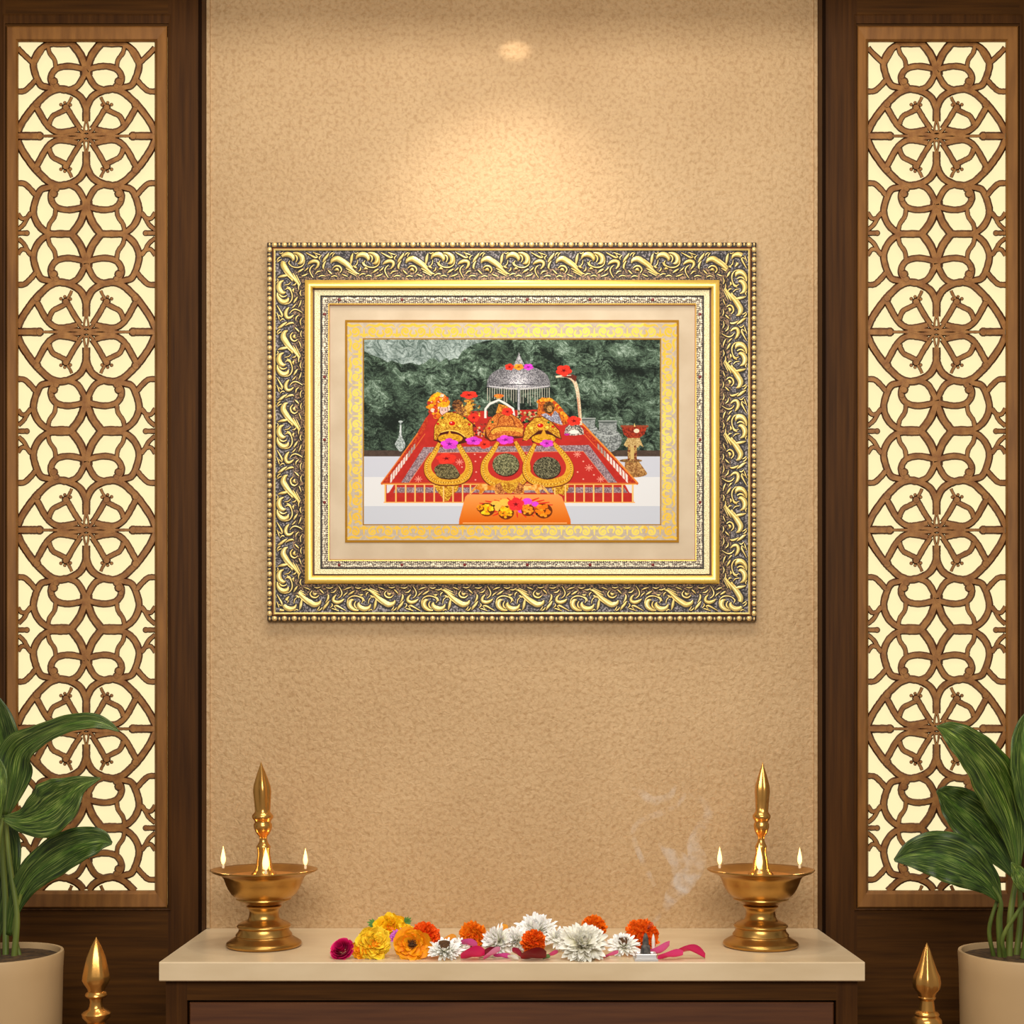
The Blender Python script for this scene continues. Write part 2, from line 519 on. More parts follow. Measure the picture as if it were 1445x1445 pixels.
# carcass: sides, rails, stiles
mb.box((xl, -CD, 0), (pl, -CD + 0.02, zc), 0)
mb.box((pr, -CD, 0), (xr, -CD + 0.02, zc), 0)
mb.box((pl, -CD, pt), (pr, -CD + 0.02, zc), 1)
mb.box((pl, -CD, 0), (pr, -CD + 0.02, pbt), 1)
mb.box((xl + 0.003, -CD + 0.02, 0), (pl - 0.008, -0.046, zc), 1)
mb.box((pr + 0.008, -CD + 0.02, 0), (xr - 0.003, -0.046, zc), 1)
mb.box((pl, -CD + 0.019, pbt), (pr, -CD + 0.03, pt), 2)
mb.build('carcass', [WOODV, WOODH, WOODD], cab)
dr = M()
g = 0.004
zA, zB = pt - g, pbt + g
a = [(pl + g, zB), (pr - g, zB), (pr - g, zA), (pl + g, zA)]
def rect(x0, z0, x1, z1, y): return [(x0, y, z0), (x1, y, z0), (x1, y, z1), (x0, y, z1)]
L_ = [rect(pl + g, zB, pr - g, zA, -CD + 0.018), rect(pl + g, zB, pr - g, zA, -CD + 0.001), rect(pl + g + 0.002, zB + 0.002, pr - g - 0.002, zA - 0.002, -CD - 0.001)]
vs = [p for q in L_ for p in q]
fs = []
for k in range(2):
    for i in range(4):
        fs.append((k * 4 + i, k * 4 + (i + 1) % 4, (k + 1) * 4 + (i + 1) % 4, (k + 1) * 4 + i))
fs.append((8, 9, 10, 11))
dr.add(vs, fs)
dr.build('front_panel', mat('cabinet_panel_wood', (74, 38, 14), 0.5, col2=(98, 56, 24), nscale=9, stretch=(0.7, 14, 14), nlo=0.3, nhi=0.75), cab)

# ================================================================== PICTURE FRAME
pic = empty('framed_picture', W(722, 876, 0.001), 'ornate gold framed picture of a red shrine in a cave, hanging on the plaster wall', 'picture')
X0, Y0, X1, Y1 = 376.5, 341.5, 1068, 876.5
def ins(a, d): return (X0 + a, Y0 + a, X1 - a, Y1 - a, d)
def R(a, b, c, e_, d): return (a, b, c, e_, d)

mb = M()   # outer beaded edge
mb.loops([ins(0.8, 0.0004), ins(0.8, 0.017), ins(2, 0.019), ins(7, 0.0185)], [0, 0, 0])
def halfball(mb, c, r, ry, mi, sx=1.0, sz=1.0, seg=8, rings=3):
    vs = [(c[0], c[1] - ry, c[2])]
    fs = []
    for j in range(1, rings + 1):
        a = j / rings * PI / 2
        for i in range(seg):
            t = 2 * PI * i / seg
            vs.append((c[0] + r * sx * math.sin(a) * math.cos(t), c[1] - ry * math.cos(a), c[2] + r * sz * math.sin(a) * math.sin(t)))
    for i in range(seg):
        fs.append((0, 1 + i, 1 + (i + 1) % seg))
    for j in range(rings - 1):
        for i in range(seg):
            k = (i + 1) % seg
            fs.append((1 + j * seg + i, 1 + (j + 1) * seg + i, 1 + (j + 1) * seg + k, 1 + j * seg + k))
    mb.add(vs, fs, mi)
dB = 0.0185
def side_pts(inset, n_h, n_v):
    out = []
    for i in range(n_h):
        x = X0 + inset + (X1 - X0 - 2 * inset) * (i + 0.5) / n_h
        out.append((x, Y0 + inset, 0, -1)); out.append((x, Y1 - inset, 0, 1))
    for i in range(n_v):
        y = Y0 + inset + (Y1 - Y0 - 2 * inset) * (i + 0.5) / n_v
        out.append((X0 + inset, y, -1, 0)); out.append((X1 - inset, y, 1, 0))
    return out
for x, y, ox, oy in side_pts(3.9, 49, 38):
    halfball(mb, W(x, y, dB), 4.6 / 725, 0.004, 1, sx=0.9 if oy else 0.8, sz=0.8 if oy else 0.9)
pitch_h = (X1 - X0 - 7.8) / 49; pitch_v = (Y1 - Y0 - 7.8) / 38
for i in range(50):
    x = X0 + 3.9 + pitch_h * i
    for y, s_ in ((Y0 + 3.4, 1), (Y1 - 3.4, -1)):
        halfball(mb, W(x, y, dB), 2.4 / 725, 0.0025, 1, sx=0.7, sz=1.1, seg=6)
for i in range(1, 38):
    y = Y0 + 3.9 + pitch_v * i
    for x in (X0 + 3.4, X1 - 3.4):
        halfball(mb, W(x, y, dB), 2.4 / 725, 0.0025, 1, sx=1.1, sz=0.7, seg=6)
mb.build('beaded_edge', [PATINA, GOLDE], pic, smooth=True)
mb = M()
mb.loops([ins(7, 0.016), ins(8.5, 0.0185), ins(9.5, 0.0185), ins(9.6, 0.021), ins(10.6, 0.0225), ins(12.0, 0.0215), ins(12.2, 0.019)], [0, 0, 0, 1, 1, 1])
mb.build('rim_fillet', [SIENNA, GOLD], pic)

# carved scroll band: cove ground
gx0, gy0, gx1, gy1 = 388, 353.5, 1056.5, 864.5
ix0, iy0, ix1, iy1 = 430, 395, 1015.5, 824
def lerp_loop(t, d):
    return (gx0 + (ix0 - gx0) * t, gy0 + (iy0 - gy0) * t, gx1 + (ix1 - gx1) * t, gy1 + (iy1 - gy1) * t, d)
def cove(t):   # depth of the ground at t across the band
    return 0.0195 - 0.0055 * t + 0.006 * max(0, (t - 0.75)) / 0.25 * 0.5
mb = M()
ts = [0, 0.15, 0.3, 0.45, 0.6, 0.75, 0.88, 1.0]
mb.loops([lerp_loop(t, cove(t)) for t in ts], [0, 0, 0, 0, 1, 1, 1])
mb.build('scroll_ground', [GROUND, BROWNG], pic)

SW = [  # (u, v, half width) in 1/9.03 px ; u along the band, v from the outer edge inward
    [(440, 110, 6), (465, 66, 20), (520, 48, 30), (572, 66, 30), (596, 104, 22), (588, 136, 6)],
    [(596, 30, 8), (650, 36, 17), (700, 72, 28), (714, 118, 30), (690, 158, 20), (655, 168, 6)],
    [(612, 52, 5), (640, 76, 11), (648, 112, 9), (630, 150, 5)],
    [(745, 120, 4), (728, 180, 7), (675, 214, 9), (612, 214, 8), (560, 190, 7), (540, 158, 8), (556, 128, 4)],
    [(520, 150, 6), (540, 186, 11), (576, 206, 6)],
    [(408, 196, 8), (432, 214, 13), (452, 222, 5)],
    [(402, 36, 5), (388, 78, 15), (380, 124, 17), (370, 186, 5)],
    [(418, 30, 4), (440, 40, 7), (470, 22, 4)],
    [(782, 178, 6), (816, 150, 17), (866, 134, 21), (914, 152, 19), (912, 196, 15), (880, 234, 7)],
    [(856, 188, 5), (822, 216, 8), (808, 258, 9), (826, 306, 7), (852, 346, 4)],
    [(648, 284, 4), (682, 262, 13), (724, 236, 7)],
    [(540, 240, 5), (562, 228, 14), (590, 236, 5)],
    [(1050, 34, 5), (1030, 70, 15), (996, 112, 15), (972, 150, 6)],
    [(1016, 130, 4), (988, 176, 13), (980, 220, 12), (992, 240, 4)],
    [(758, 26, 4), (812, 56, 9), (872, 88, 12), (908, 84, 6), (880, 52, 4)],
    [(850, 24, 4), (890, 40, 8), (940, 54, 5)], [(960, 60, 4), (930, 92, 9), (940, 120, 4)],
    [(1078, 160, 8), (1100, 122, 22), (1160, 104, 34), (1222, 138, 33), (1282, 184, 26), (1342, 240, 18), (1400, 286, 12), (1442, 300, 4)],
    [(1268, 226, 4), (1330, 262, 9), (1410, 306, 4)], [(1240, 108, 3), (1306, 164, 8), (1356, 214, 5)],
    [(1290, 268, 4), (1340, 290, 7), (1400, 322, 4)],
    [(1100, 226, 5), (1140, 196, 10), (1190, 206, 11), (1214, 246, 9), (1190, 284, 6)],
    [(1128, 252, 6), (1156, 240, 18), (1178, 262, 6)],
    [(1060, 70, 4), (1080, 40, 8), (1110, 26, 4)], [(1092, 84, 3), (1106, 54, 7), (1128, 30, 4)],
    [(1040, 250, 5), (1064, 276, 11), (1090, 300, 5)], [(1216, 300, 4), (1250, 316, 8), (1290, 330, 4)],
    [(480, 320, 4), (520, 296, 9), (560, 300, 4)], [(560, 330, 4), (600, 316, 9), (640, 330, 4)],
    [(690, 330, 4), (740, 316, 10), (780, 296, 4)], [(880, 300, 4), (910, 268, 10), (950, 262, 4)],
    [(920, 336, 4), (960, 318, 8), (1010, 326, 4)], [(1080, 336, 4), (1120, 322, 8), (1160, 332, 4)],
    [(470, 268, 4), (496, 246, 10), (500, 214, 4)], [(740, 262, 4), (770, 238, 9), (790, 214, 4)],
    [(1380, 200, 4), (1410, 170, 7), (1420, 120, 4)],
]
PER = 970.0
BAND = 42.0
def scroll_side(mb, L, off, place, amp):
    """place(u,t,h) -> world point; u px along side, t 0..1 across"""
    nrep = int(L / (PER / 9.03)) + 2
    for k in range(-1, nrep):
        for st in SW:
            P3 = [((p[0] - 600) / 9.03 + off + k * amp, p[1] / 375.0, p[2] / 9.03 * 1.42 + 0.25) for p in st]
            P3 = catmull(P3, 3)
            # keep inside the mitre
            keep = [p for p in P3 if p[0] > p[1] * BAND + 0.5 and p[0] < L - p[1] * BAND - 0.5 and 0.01 < p[1] < 0.93]
            if len(keep) < 4: continue
            for lay, (gw, hh, mi) in enumerate(((1.15, 0.25, 0), (0.84, 0.8, 1))):
                vs, fs = [], []
                n = len(keep)
                for i in range(n):
                    a, b = keep[max(i - 1, 0)], keep[min(i + 1, n - 1)]
                    tx, ty = b[0] - a[0], (b[1] - a[1]) * BAND
                    l = math.hypot(tx, ty) or 1
                    nx, ny = -ty / l, tx / l
                    w = max(0.12, keep[i][2]) * gw + (0.95 if lay == 0 else 0)
                    for q in range(5):
                        a_ = (q - 2) / 2.0
                        h = (math.cos(a_ * PI / 2)) ** 0.7 * min(w, 2.6) * hh / 725 if abs(a_) < 1 else -0.0004
                        h += 0.0003 if lay else 0.00015
                        vs.append(place(keep[i][0] + nx * w * a_, keep[i][1] + ny * w * a_ / BAND, h))
                for i in range(n - 1):
                    for q in range(4):
                        fs.append((i * 5 + q, i * 5 + q + 1, (i + 1) * 5 + q + 1, (i + 1) * 5 + q))
                mb.add(vs, fs, mi)
mb = M()
def cd(t): return cove(min(1, max(0, t)))
scroll_side(mb, gx1 - gx0, 132, lambda u, t, h: W(gx0 + u, gy0 + t * (iy0 - gy0), cd(t) + h), 106.0)
scroll_side(mb, gx1 - gx0, 131, lambda u, t, h: W(gx1 - u, gy1 - t * (gy1 - iy1), cd(t) + h), 105.0)
scroll_side(mb, gy1 - gy0, 60, lambda u, t, h: W(gx0 + t * (ix0 - gx0), gy0 + u, cd(t) + h), 102.0)
scroll_side(mb, gy1 - gy0, 60, lambda u, t, h: W(gx1 - t * (gx1 - ix1), gy1 - u, cd(t) + h), 102.0)
mb.build('carved_scrollwork', [PATINA, GOLD], pic, smooth=True, angle=60)

mb = M()   # bright gold half-round bar and its dark sight groove
lp = []
for k in range(9):
    a = PI * k / 8
    lp.append((0.5 - 0.5 * math.cos(a), 0.0175 + 0.0085 * math.sin(a)))
def rr(o, i, t, d):
    return tuple(o[k] + (i[k] - o[k]) * t for k in range(4)) + (d,)
oo = (ix0 + 0.0, iy0, ix1, iy1); ii = (441.5, 407, 1003.5, 812)
mb.loops([rr(oo, ii, t, d) for t, d in lp] + [(441.5, 407, 1003.5, 812, 0.013), (443.5, 409, 1001.5, 810.5, 0.012)], [0] * 8 + [1, 1])
mb.build('gold_bar', [GOLDB, mat('dark_bronze', (84, 42, 20), 0.4, 0.3)], pic, smooth=True, angle=70)
mb = M()
mb.loops([(443.5, 409, 1001.5, 810.5, 0.013), (444, 409.5, 1001, 810, 0.0165), (452, 417, 993.5, 803, 0.0155), (452.2, 417.2, 993.3, 802.8, 0.0135), (454, 418.8, 991.6, 801.2, 0.0135)], [0, 0, 1, 1])
mb.build('cream_band', [CREAMB, BLACKL], pic)
mb = M()
lx = (454, 418.8, 991.6, 801.2); li = (463.2, 428.2, 982.6, 791.5)
mb.loops([lx + (0.0135,), (454.4, 419.2, 991.2, 800.8, 0.0145), li + (0.0125,)], [0, 0])
rnd = random.Random(5)
def lace_pt(side, u, t):
    if side == 0: return (lx[0] + u, lx[1] + t * (li[1] - lx[1]))
    if side == 1: return (lx[0] + u, lx[3] - t * (lx[3] - li[3]))
    if side == 2: return (lx[0] + t * (li[0] - lx[0]), lx[1] + u)
    return (lx[2] - t * (lx[2] - li[2]), lx[1] + u)
for side in range(4):
    Ls = (lx[2] - lx[0]) if side < 2 else (lx[3] - lx[1])
    u = 4.0; k = 0
    while u < Ls - 4:
        t0 = 0.30
        for t, r in ((0.26 + 0.06 * math.sin(k), 1.5), (0.62 + 0.12 * math.sin(k * 1.7), 1.1), (0.9, 0.9)):
            m_ = max(u, Ls - u)
            x, y = lace_pt(side, u + rnd.uniform(-0.5, 0.5), t)
            if min(u, Ls - u) > t * 9:
                halfball(mb, W(x, y, 0.0141 - 0.0014 * t), r * rnd.uniform(0.95, 1.35) / 725, 0.0014, 1, seg=6, rings=2, sx=rnd.uniform(0.7, 1.2), sz=rnd.uniform(0.7, 1.2))
        if k % 15 == 7 and 12 < u < Ls - 12:
            x, y = lace_pt(side, u, 0.42)
            halfball(mb, W(x, y, 0.0146), 2.3 / 725, 0.0018, 2 if (k // 15) % 2 == 0 else 1, seg=8, rings=2)
        u += 2.95; k += 1
mb.build('lace_band', [LACEG, LACEC, RUBY], pic)
mb = M()
mb.loops([(463.2, 428.2, 982.6, 791.5, 0.0115), (463.4, 428.4, 982.4, 791.3, 0.0145), (464.4, 429.4, 981.6, 790.4, 0.0145), (465.2, 430.6, 980.8, 789.4, 0.011), (465.6, 431.4, 980.4, 789, 0.009)],
         [0, 1, 0, 0])
mb.build('sight_fillet', [mat('copper_line', (176, 112, 62), 0.35, 0.4), GOLDB], pic)
mb = M()
a, b = W(460, 425, 0.009), W(985, 795, 0.009)
mb.box((a[0], -0.0093, a[2]), (b[0], -0.003, b[2]))
mb.build('mat_board', MATB, pic)
# closed back of the frame
mb = M(); a, b = W(380, 345, 0.002), W(1065, 873, 0.002)
mb.box((a[0], -0.003, a[2]), (b[0], -0.0004, b[2]))
mb.build('backing_board', WOODD, pic)

# ================================================================== PRINTED PICTURE (flat print, painted as colours of a fine grid)
class Canvas:
    def __init__(s, x0, y0, x1, y1, ss):
        s.x0, s.y0, s.x1, s.y1, s.ss = x0, y0, x1, y1, ss
        s.w, s.h = int(round((x1 - x0) * ss)), int(round((y1 - y0) * ss))
        s.a = np.zeros((s.h, s.w, 3), dtype=np.float32)
        s.rng = np.random.RandomState(11)

    def noise(s, cell, h=None, w=None, aniso=(1, 1)):
        h = h or s.h; w = w or s.w
        gy, gx = int(h / (cell * aniso[1])) + 3, int(w / (cell * aniso[0])) + 3
        g = s.rng.rand(gy, gx).astype(np.float32)
        yy = np.arange(h) / (cell * aniso[1]); xx = np.arange(w) / (cell * aniso[0])
        yi, xi = yy.astype(int), xx.astype(int)
        fy, fx = (yy - yi)[:, None], (xx - xi)[None, :]
        fy = fy * fy * (3 - 2 * fy); fx = fx * fx * (3 - 2 * fx)
        return (g[yi][:, xi] * (1 - fx) + g[yi][:, xi + 1] * fx) * (1 - fy) + (g[yi + 1][:, xi] * (1 - fx) + g[yi + 1][:, xi + 1] * fx) * fy

    def mask(s, pts):
        P = np.array([((x - s.x0) * s.ss, (y - s.y0) * s.ss) for x, y in pts], dtype=np.float64)
        bx0, by0 = np.floor(P.min(0)).astype(int); bx1, by1 = np.ceil(P.max(0)).astype(int) + 1
        bx0, by0 = max(bx0, 0), max(by0, 0); bx1, by1 = min(bx1, s.w), min(by1, s.h)
        if bx1 <= bx0 or by1 <= by0: return None
        X, Y = np.meshgrid(np.arange(bx0, bx1) + 0.5, np.arange(by0, by1) + 0.5)
        ins_ = np.zeros(X.shape, bool)
        n = len(P)
        for i in range(n):
            xa, ya = P[i]; xb, yb = P[(i + 1) % n]
            if ya == yb: continue
            c = ((ya > Y) != (yb > Y)) & (X < (xb - xa) * (Y - ya) / (yb - ya) + xa)
            ins_ ^= c
        return by0, by1, bx0, bx1, ins_

    def poly(s, pts, col, col2=None, tex=0.0, grain=None, vert=False):
        m = s.mask(pts)
        if m is None: return
        y0, y1, x0, x1, k = m
        c = np.array(col, np.float32)
        h, w = k.shape
        if vert and col2 is not None:
            t = np.linspace(0, 1, h)[:, None, None]
            img = np.broadcast_to(c * (1 - t) + np.array(col2, np.float32) * t, (h, w, 3)).copy()
        elif col2 is not None:
            gr = (grain or 1.6) * s.ss
            nn = 0.6 * s.noise(gr, h, w) + 0.4 * s.noise(gr * 0.5, h, w)
            t = np.clip((nn - 0.32) / 0.36, 0, 1)[..., None]
            img = c * (1 - t) + np.array(col2, np.float32) * t
        else:
            img = np.broadcast_to(c, (h, w, 3)).copy()
        if tex:
            img = img * (1 + tex * (s.noise(1.2 * s.ss, h, w)[..., None] - 0.5))
        s.a[y0:y1, x0:x1][k] = np.clip(img, 0, 255)[k]

    def ell(s, cx, cy, rx, ry, col, col2=None, rot=0, **kw):
        P = []
        for i in range(28):
            t = 2 * PI * i / 28
            a, b = rx * math.cos(t), ry * math.sin(t)
            P.append((cx + a * math.cos(rot) - b * math.sin(rot), cy + a * math.sin(rot) + b * math.cos(rot)))
        s.poly(P, col, col2, **kw)

    def stroke(s, pts, w, col, col2=None, smooth=True, **kw):
        if len(pts[0]) == 2: pts = [(p[0], p[1], w) for p in pts]
        q = catmull(pts, 5) if smooth and len(pts) > 2 else [np.array(p, float) for p in pts]
        A, B = [], []
        for i in range(len(q)):
            a, b = q[max(i - 1, 0)], q[min(i + 1, len(q) - 1)]
            tx, ty = b[0] - a[0], b[1] - a[1]; l = math.hypot(tx, ty) or 1
            hw = q[i][2] / 2
            A.append((q[i][0] - ty / l * hw, q[i][1] + tx / l * hw)); B.append((q[i][0] + ty / l * hw, q[i][1] - tx / l * hw))
        for i in range(len(q) - 1):
            s.poly([A[i], A[i + 1], B[i + 1], B[i]], col, col2, **kw)

    def hib(s, cx, cy, rx, ry, col, dark, rot=0.3):
        for k in range(5):
            t = rot + 2 * PI * k / 5
            c = tuple(min(255, v * (1.0 + 0.12 * (k % 2))) for v in col)
            s.ell(cx + rx * 0.55 * math.cos(t), cy + ry * 0.55 * math.sin(t), rx * 0.5, ry * 0.46, c, tex=0.12)
        s.ell(cx, cy, rx * 0.2, ry * 0.2, dark)
        for k in range(5):
            t = rot + 2 * PI * k / 5
            s.stroke([(cx, cy), (cx + rx * 0.4 * math.cos(t), cy + ry * 0.4 * math.sin(t))], 0.7, dark)


SS = 4
cv = Canvas(487, 451.5, 958, 765.5, SS)
OUT = (168, 118, 30)
def rp(x0, y0, x1, y1): return [(x0, y0), (x1, y0), (x1, y1), (x0, y1)]
cv.poly(rp(487, 451.5, 958, 765.5), OUT)
cv.poly(rp(490.6, 455.4, 954.6, 762), (206, 190, 168), (196, 178, 156), grain=3)
# damask scrolls
def gold_at(x, y):
    t = 0.5 + 0.5 * math.sin(x * 0.013 + y * 0.021 + (1.4 if x < 520 or x > 930 else 0))
    return tuple((242, 194, 72)[i] * (1 - t) + (248, 224, 112)[i] * t for i in range(3))
def spiral(cx, cy, r, a0, turn, w, pl):
    P = []
    for i in range(15):
        f = i / 14.0
        a = a0 + turn * f * 1.35 * 2 * PI
        q = r * (1 - 0.86 * f)
        P.append(pl(cx + q * math.cos(a), cy + q * math.sin(a)) + (w * (1.0 - 0.35 * f),))
    cv.stroke(P, 0, gold_at(P[0][0], P[0][1]))
    e_ = P[-1]; cv.ell(e_[0], e_[1], w * 0.75, w * 0.75, gold_at(e_[0], e_[1]))
def damask(L, pl, n):
    per = L / n
    for k in range(n):
        u0 = k * per + per / 2
        for sg in (-1, 1):
            spiral(u0 + sg * per * 0.27, 12.2, 6.6, PI / 2 * (1 - sg * 0.3), sg, 3.1, pl)
            cv.stroke([pl(u0 + sg * per * 0.5, 2) + (4,), pl(u0 + sg * per * 0.36, 4.5) + (3.6,), pl(u0 + sg * per * 0.16, 3) + (2.4,), pl(u0 + sg * per * 0.06, 6) + (1.2,)], 0, gold_at(*pl(u0, 4)))
            cv.stroke([pl(u0 + sg * per * 0.5, 19) + (4.4,), pl(u0 + sg * per * 0.40, 16) + (3,), pl(u0 + sg * per * 0.44, 10) + (2,)], 0, gold_at(*pl(u0, 14)))
            cv.stroke([pl(u0 + sg * 1, 20) + (1.6,), pl(u0 + sg * per * 0.08, 16) + (2.8,), pl(u0 + sg * per * 0.13, 19) + (1.2,)], 0, gold_at(*pl(u0, 14)))
        cv.stroke([pl(u0, 20) + (3.4,), pl(u0, 14) + (2.6,), pl(u0, 7) + (1,)], 0, gold_at(*pl(u0, 14)))
damask(464, lambda u, v: (490.6 + u, 455.8 + v), 10)
damask(464, lambda u, v: (490.6 + u, 762 - v), 10)
damask(262, lambda u, v: (490.8 + v, 478 + u), 6)
damask(262, lambda u, v: (954.4 - v, 478 + u), 6)
cv.poly(rp(512, 477.6, 932.8, 741), OUT)
X_0, Y_0, X_1, Y_1 = 513.8, 479.6, 931.2, 739.4
cv.poly(rp(X_0, Y_0, X_1, Y_1), (40, 52, 46))
# cave rock
h, w = cv.h, cv.w
nz = cv.noise
big = 0.6 * nz(48 * SS / 2) + 0.4 * nz(20 * SS / 2)
warp = (nz(10 * SS) - 0.5) * 34 * SS / 4
yy, xx = np.mgrid[0:h, 0:w].astype(np.float32)
def warped(cell, an, wf):
    n_ = nz(cell, aniso=an)
    yi = np.clip(yy + warp * wf, 0, h - 1).astype(int); xi = np.clip(xx + warp * wf * 0.7, 0, w - 1).astype(int)
    return n_[yi, xi]
rid = (1 - np.abs(2 * warped(7 * SS, (1.5, 0.9), 1.6) - 1)) ** 1.6
fold = warped(16 * SS, (1.3, 0.8), 2.6)
fold = np.clip((fold - 0.38) * 9, 0, 1)
rid2 = 1 - np.abs(2 * warped(2.6 * SS, (1.6, 0.8), 1.0) - 1)
fine = nz(0.8 * SS)
rid3 = 1 - np.abs(2 * warped(1.3 * SS, (2.4, 0.8), 1.2) - 1)
crev = 1 - np.abs(2 * warped(9 * SS, (1.7, 0.8), 1.8) - 1)
val = 0.28 + 0.60 * (big - 0.5) + 0.20 * (rid - 0.45) + 0.30 * rid2 ** 5 + 0.22 * rid3 ** 6 - 0.30 * crev ** 5 + 0.30 * (fine - 0.5)
PXX = X_0 * 0 + cv.x0 + xx / SS; PYY = cv.y0 + yy / SS
def blob(cx, cy, rx, ry, amt):
    global val
    d_ = ((PXX - cx) / rx) ** 2 + ((PYY - cy) / ry) ** 2
    val = val + amt * np.exp(-d_ * 1.4)
blob(545, 595, 26, 16, -0.35); blob(535, 520, 26, 8, -0.25); blob(590, 560, 20, 12, -0.1); blob(585, 533, 30, 10, 0.2); blob(650, 530, 14, 16, 0.16)
blob(632, 545, 10, 12, -0.2); blob(690, 500, 30, 10, -0.2); blob(890, 524, 26, 5, -0.4); blob(850, 575, 34, 8, -0.3); blob(800, 500, 30, 12, 0.06); blob(870, 495, 50, 10, 0.15)
blob(850, 545, 40, 12, 0.12); blob(525, 560, 14, 14, 0.15); blob(900, 600, 20, 16, 0.02); blob(740, 575, 30, 20, -0.3); blob(670, 555, 16, 14, -0.15); blob(770, 500, 20, 10, -0.15)
val = val * (0.74 + 0.34 * fold)
val = np.clip(val, 0.02, 1)[..., None]
c0, c1, c2 = np.array([20, 28, 23.]), np.array([90, 112, 92.]), np.array([186, 204, 190.])
rock = np.where(val < 0.5, c0 + (c1 - c0) * (val / 0.5), c1 + (c2 - c1) * ((val - 0.5) / 0.5))
def region(pts, img):
    m_ = cv.mask(pts)
    y0, y1, x0, x1, k = m_
    cv.a[y0:y1, x0:x1][k] = img[y0:y1, x0:x1][k]
region(rp(X_0, Y_0, X_1, 640), rock)
def c4(x, y): return (500 + x / 6.568, 470 + y / 6.568)
cl = [(95, 60), (1290, 60), (1200, 78), (1120, 100), (1060, 130), (1000, 170), (960, 240), (930, 232), (880, 255), (850, 230), (790, 275), (740, 232), (700, 240), (650, 280), (600, 297), (520, 275), (450, 290), (400, 275), (350, 255), (310, 272), (250, 235), (200, 215), (150, 200), (95, 168)]
lv = np.clip(0.50 + 0.34 * (1 - np.abs(2 * warped(2.2 * SS, (1.6, 1.0), 1.6) - 1)) ** 1.5 - 0.42 * (1 - np.abs(2 * warped(3.4 * SS, (2.0, 0.9), 2.0) - 1)) ** 4 + 0.35 * (nz(12 * SS) - 0.5) + 0.3 * (fine - 0.5), 0, 1)[..., None]
light = np.array([52, 70, 62.]) * (1 - lv) + np.array([196, 210, 206.]) * lv
region([c4(*p) for p in cl], light.astype(np.float32))
cv.a *= 1.0
# ledges
cv.poly(rp(X_0, 635.5, X_1, 644.2), (72, 58, 50), (84, 68, 58), grain=3)
cv.poly(rp(X_0, 644, X_1, 673.5), (206, 209, 221)); cv.poly(rp(X_0, 673, X_1, 714.4), (229, 229, 231)); cv.poly(rp(X_0, 714, X_1, Y_1), (204, 208, 219))
# silver vase on the left ledge
cv.poly([(564.2, 596), (566.8, 596), (566.4, 604), (567.6, 616), (572, 626), (571, 632), (567, 637), (563.6, 637), (560, 632), (557, 627), (562.5, 617), (564, 606)], (120, 132, 128), (206, 216, 214), grain=1.4)
cv.ell(565.5, 595, 3.2, 1.5, (190, 200, 198)); cv.stroke([(565.6, 600), (565.4, 616)], 1.3, (226, 232, 232))
# silver pots on the right
for px_, py_, s_ in ((830, 612, 0.8), (858, 621, 1.0)):
    cv.ell(px_, py_, 19 * s_, 17 * s_, (98, 102, 102), (172, 178, 176), grain=1.6)
    cv.poly(rp(px_ - 13 * s_, py_ - 25 * s_, px_ + 12 * s_, py_ - 14 * s_), (112, 118, 116), (160, 166, 164), grain=1.5)
    cv.ell(px_ - 0.5, py_ - 26 * s_, 13.5 * s_, 2.2 * s_, (84, 92, 88)); cv.stroke([(px_ - 14 * s_, py_ - 27 * s_), (px_ + 13 * s_, py_ - 27 * s_)], 1.1, (176, 184, 180))
    cv.stroke([(px_ - 15 * s_, py_ - 9 * s_), (px_, py_ - 6 * s_), (px_ + 15 * s_, py_ - 9 * s_)], 1.2, (190, 196, 194)); cv.stroke([(px_ - 18 * s_, py_), (px_, py_ + 4 * s_), (px_ + 18 * s_, py_)], 0.9, (80, 86, 84))
# oil lamp on the right
cv.ell(895, 668, 18, 5.5, (120, 78, 40), (190, 140, 78)); cv.poly([(882, 652), (902, 652), (912, 666), (880, 669)], (134, 84, 44), (206, 160, 96), grain=1.5)
cv.ell(890, 650, 16, 2.6, (106, 70, 38), (170, 128, 70)); cv.poly(rp(885.5, 628, 898.5, 650), (110, 44, 30), (196, 160, 92), grain=2)
cv.poly(rp(889.5, 630, 894.5, 648), (210, 178, 108)); cv.poly([(886, 617), (902, 617), (908, 631), (903, 628), (900, 632), (896, 628), (892, 632), (888, 628), (884, 631), (880, 628)], (170, 132, 76), (222, 194, 132), grain=1.2)
cv.poly([(877, 602), (913, 602), (909, 613), (902, 618), (886, 618), (880, 613)], (118, 34, 22), (176, 62, 36), grain=2)
for k in range(9): cv.ell(878 + k * 4.3, 601.5, 2.6, 1.6, (150, 70, 44))
cv.ell(898, 608, 4, 3, (240, 220, 190)); cv.poly([(894.5, 602), (896.5, 602), (895, 596.5)], (250, 220, 130))

RED = (193, 46, 38)
CXX = 719.0
def mir(P): return [(2 * CXX - x, y) for x, y in P]
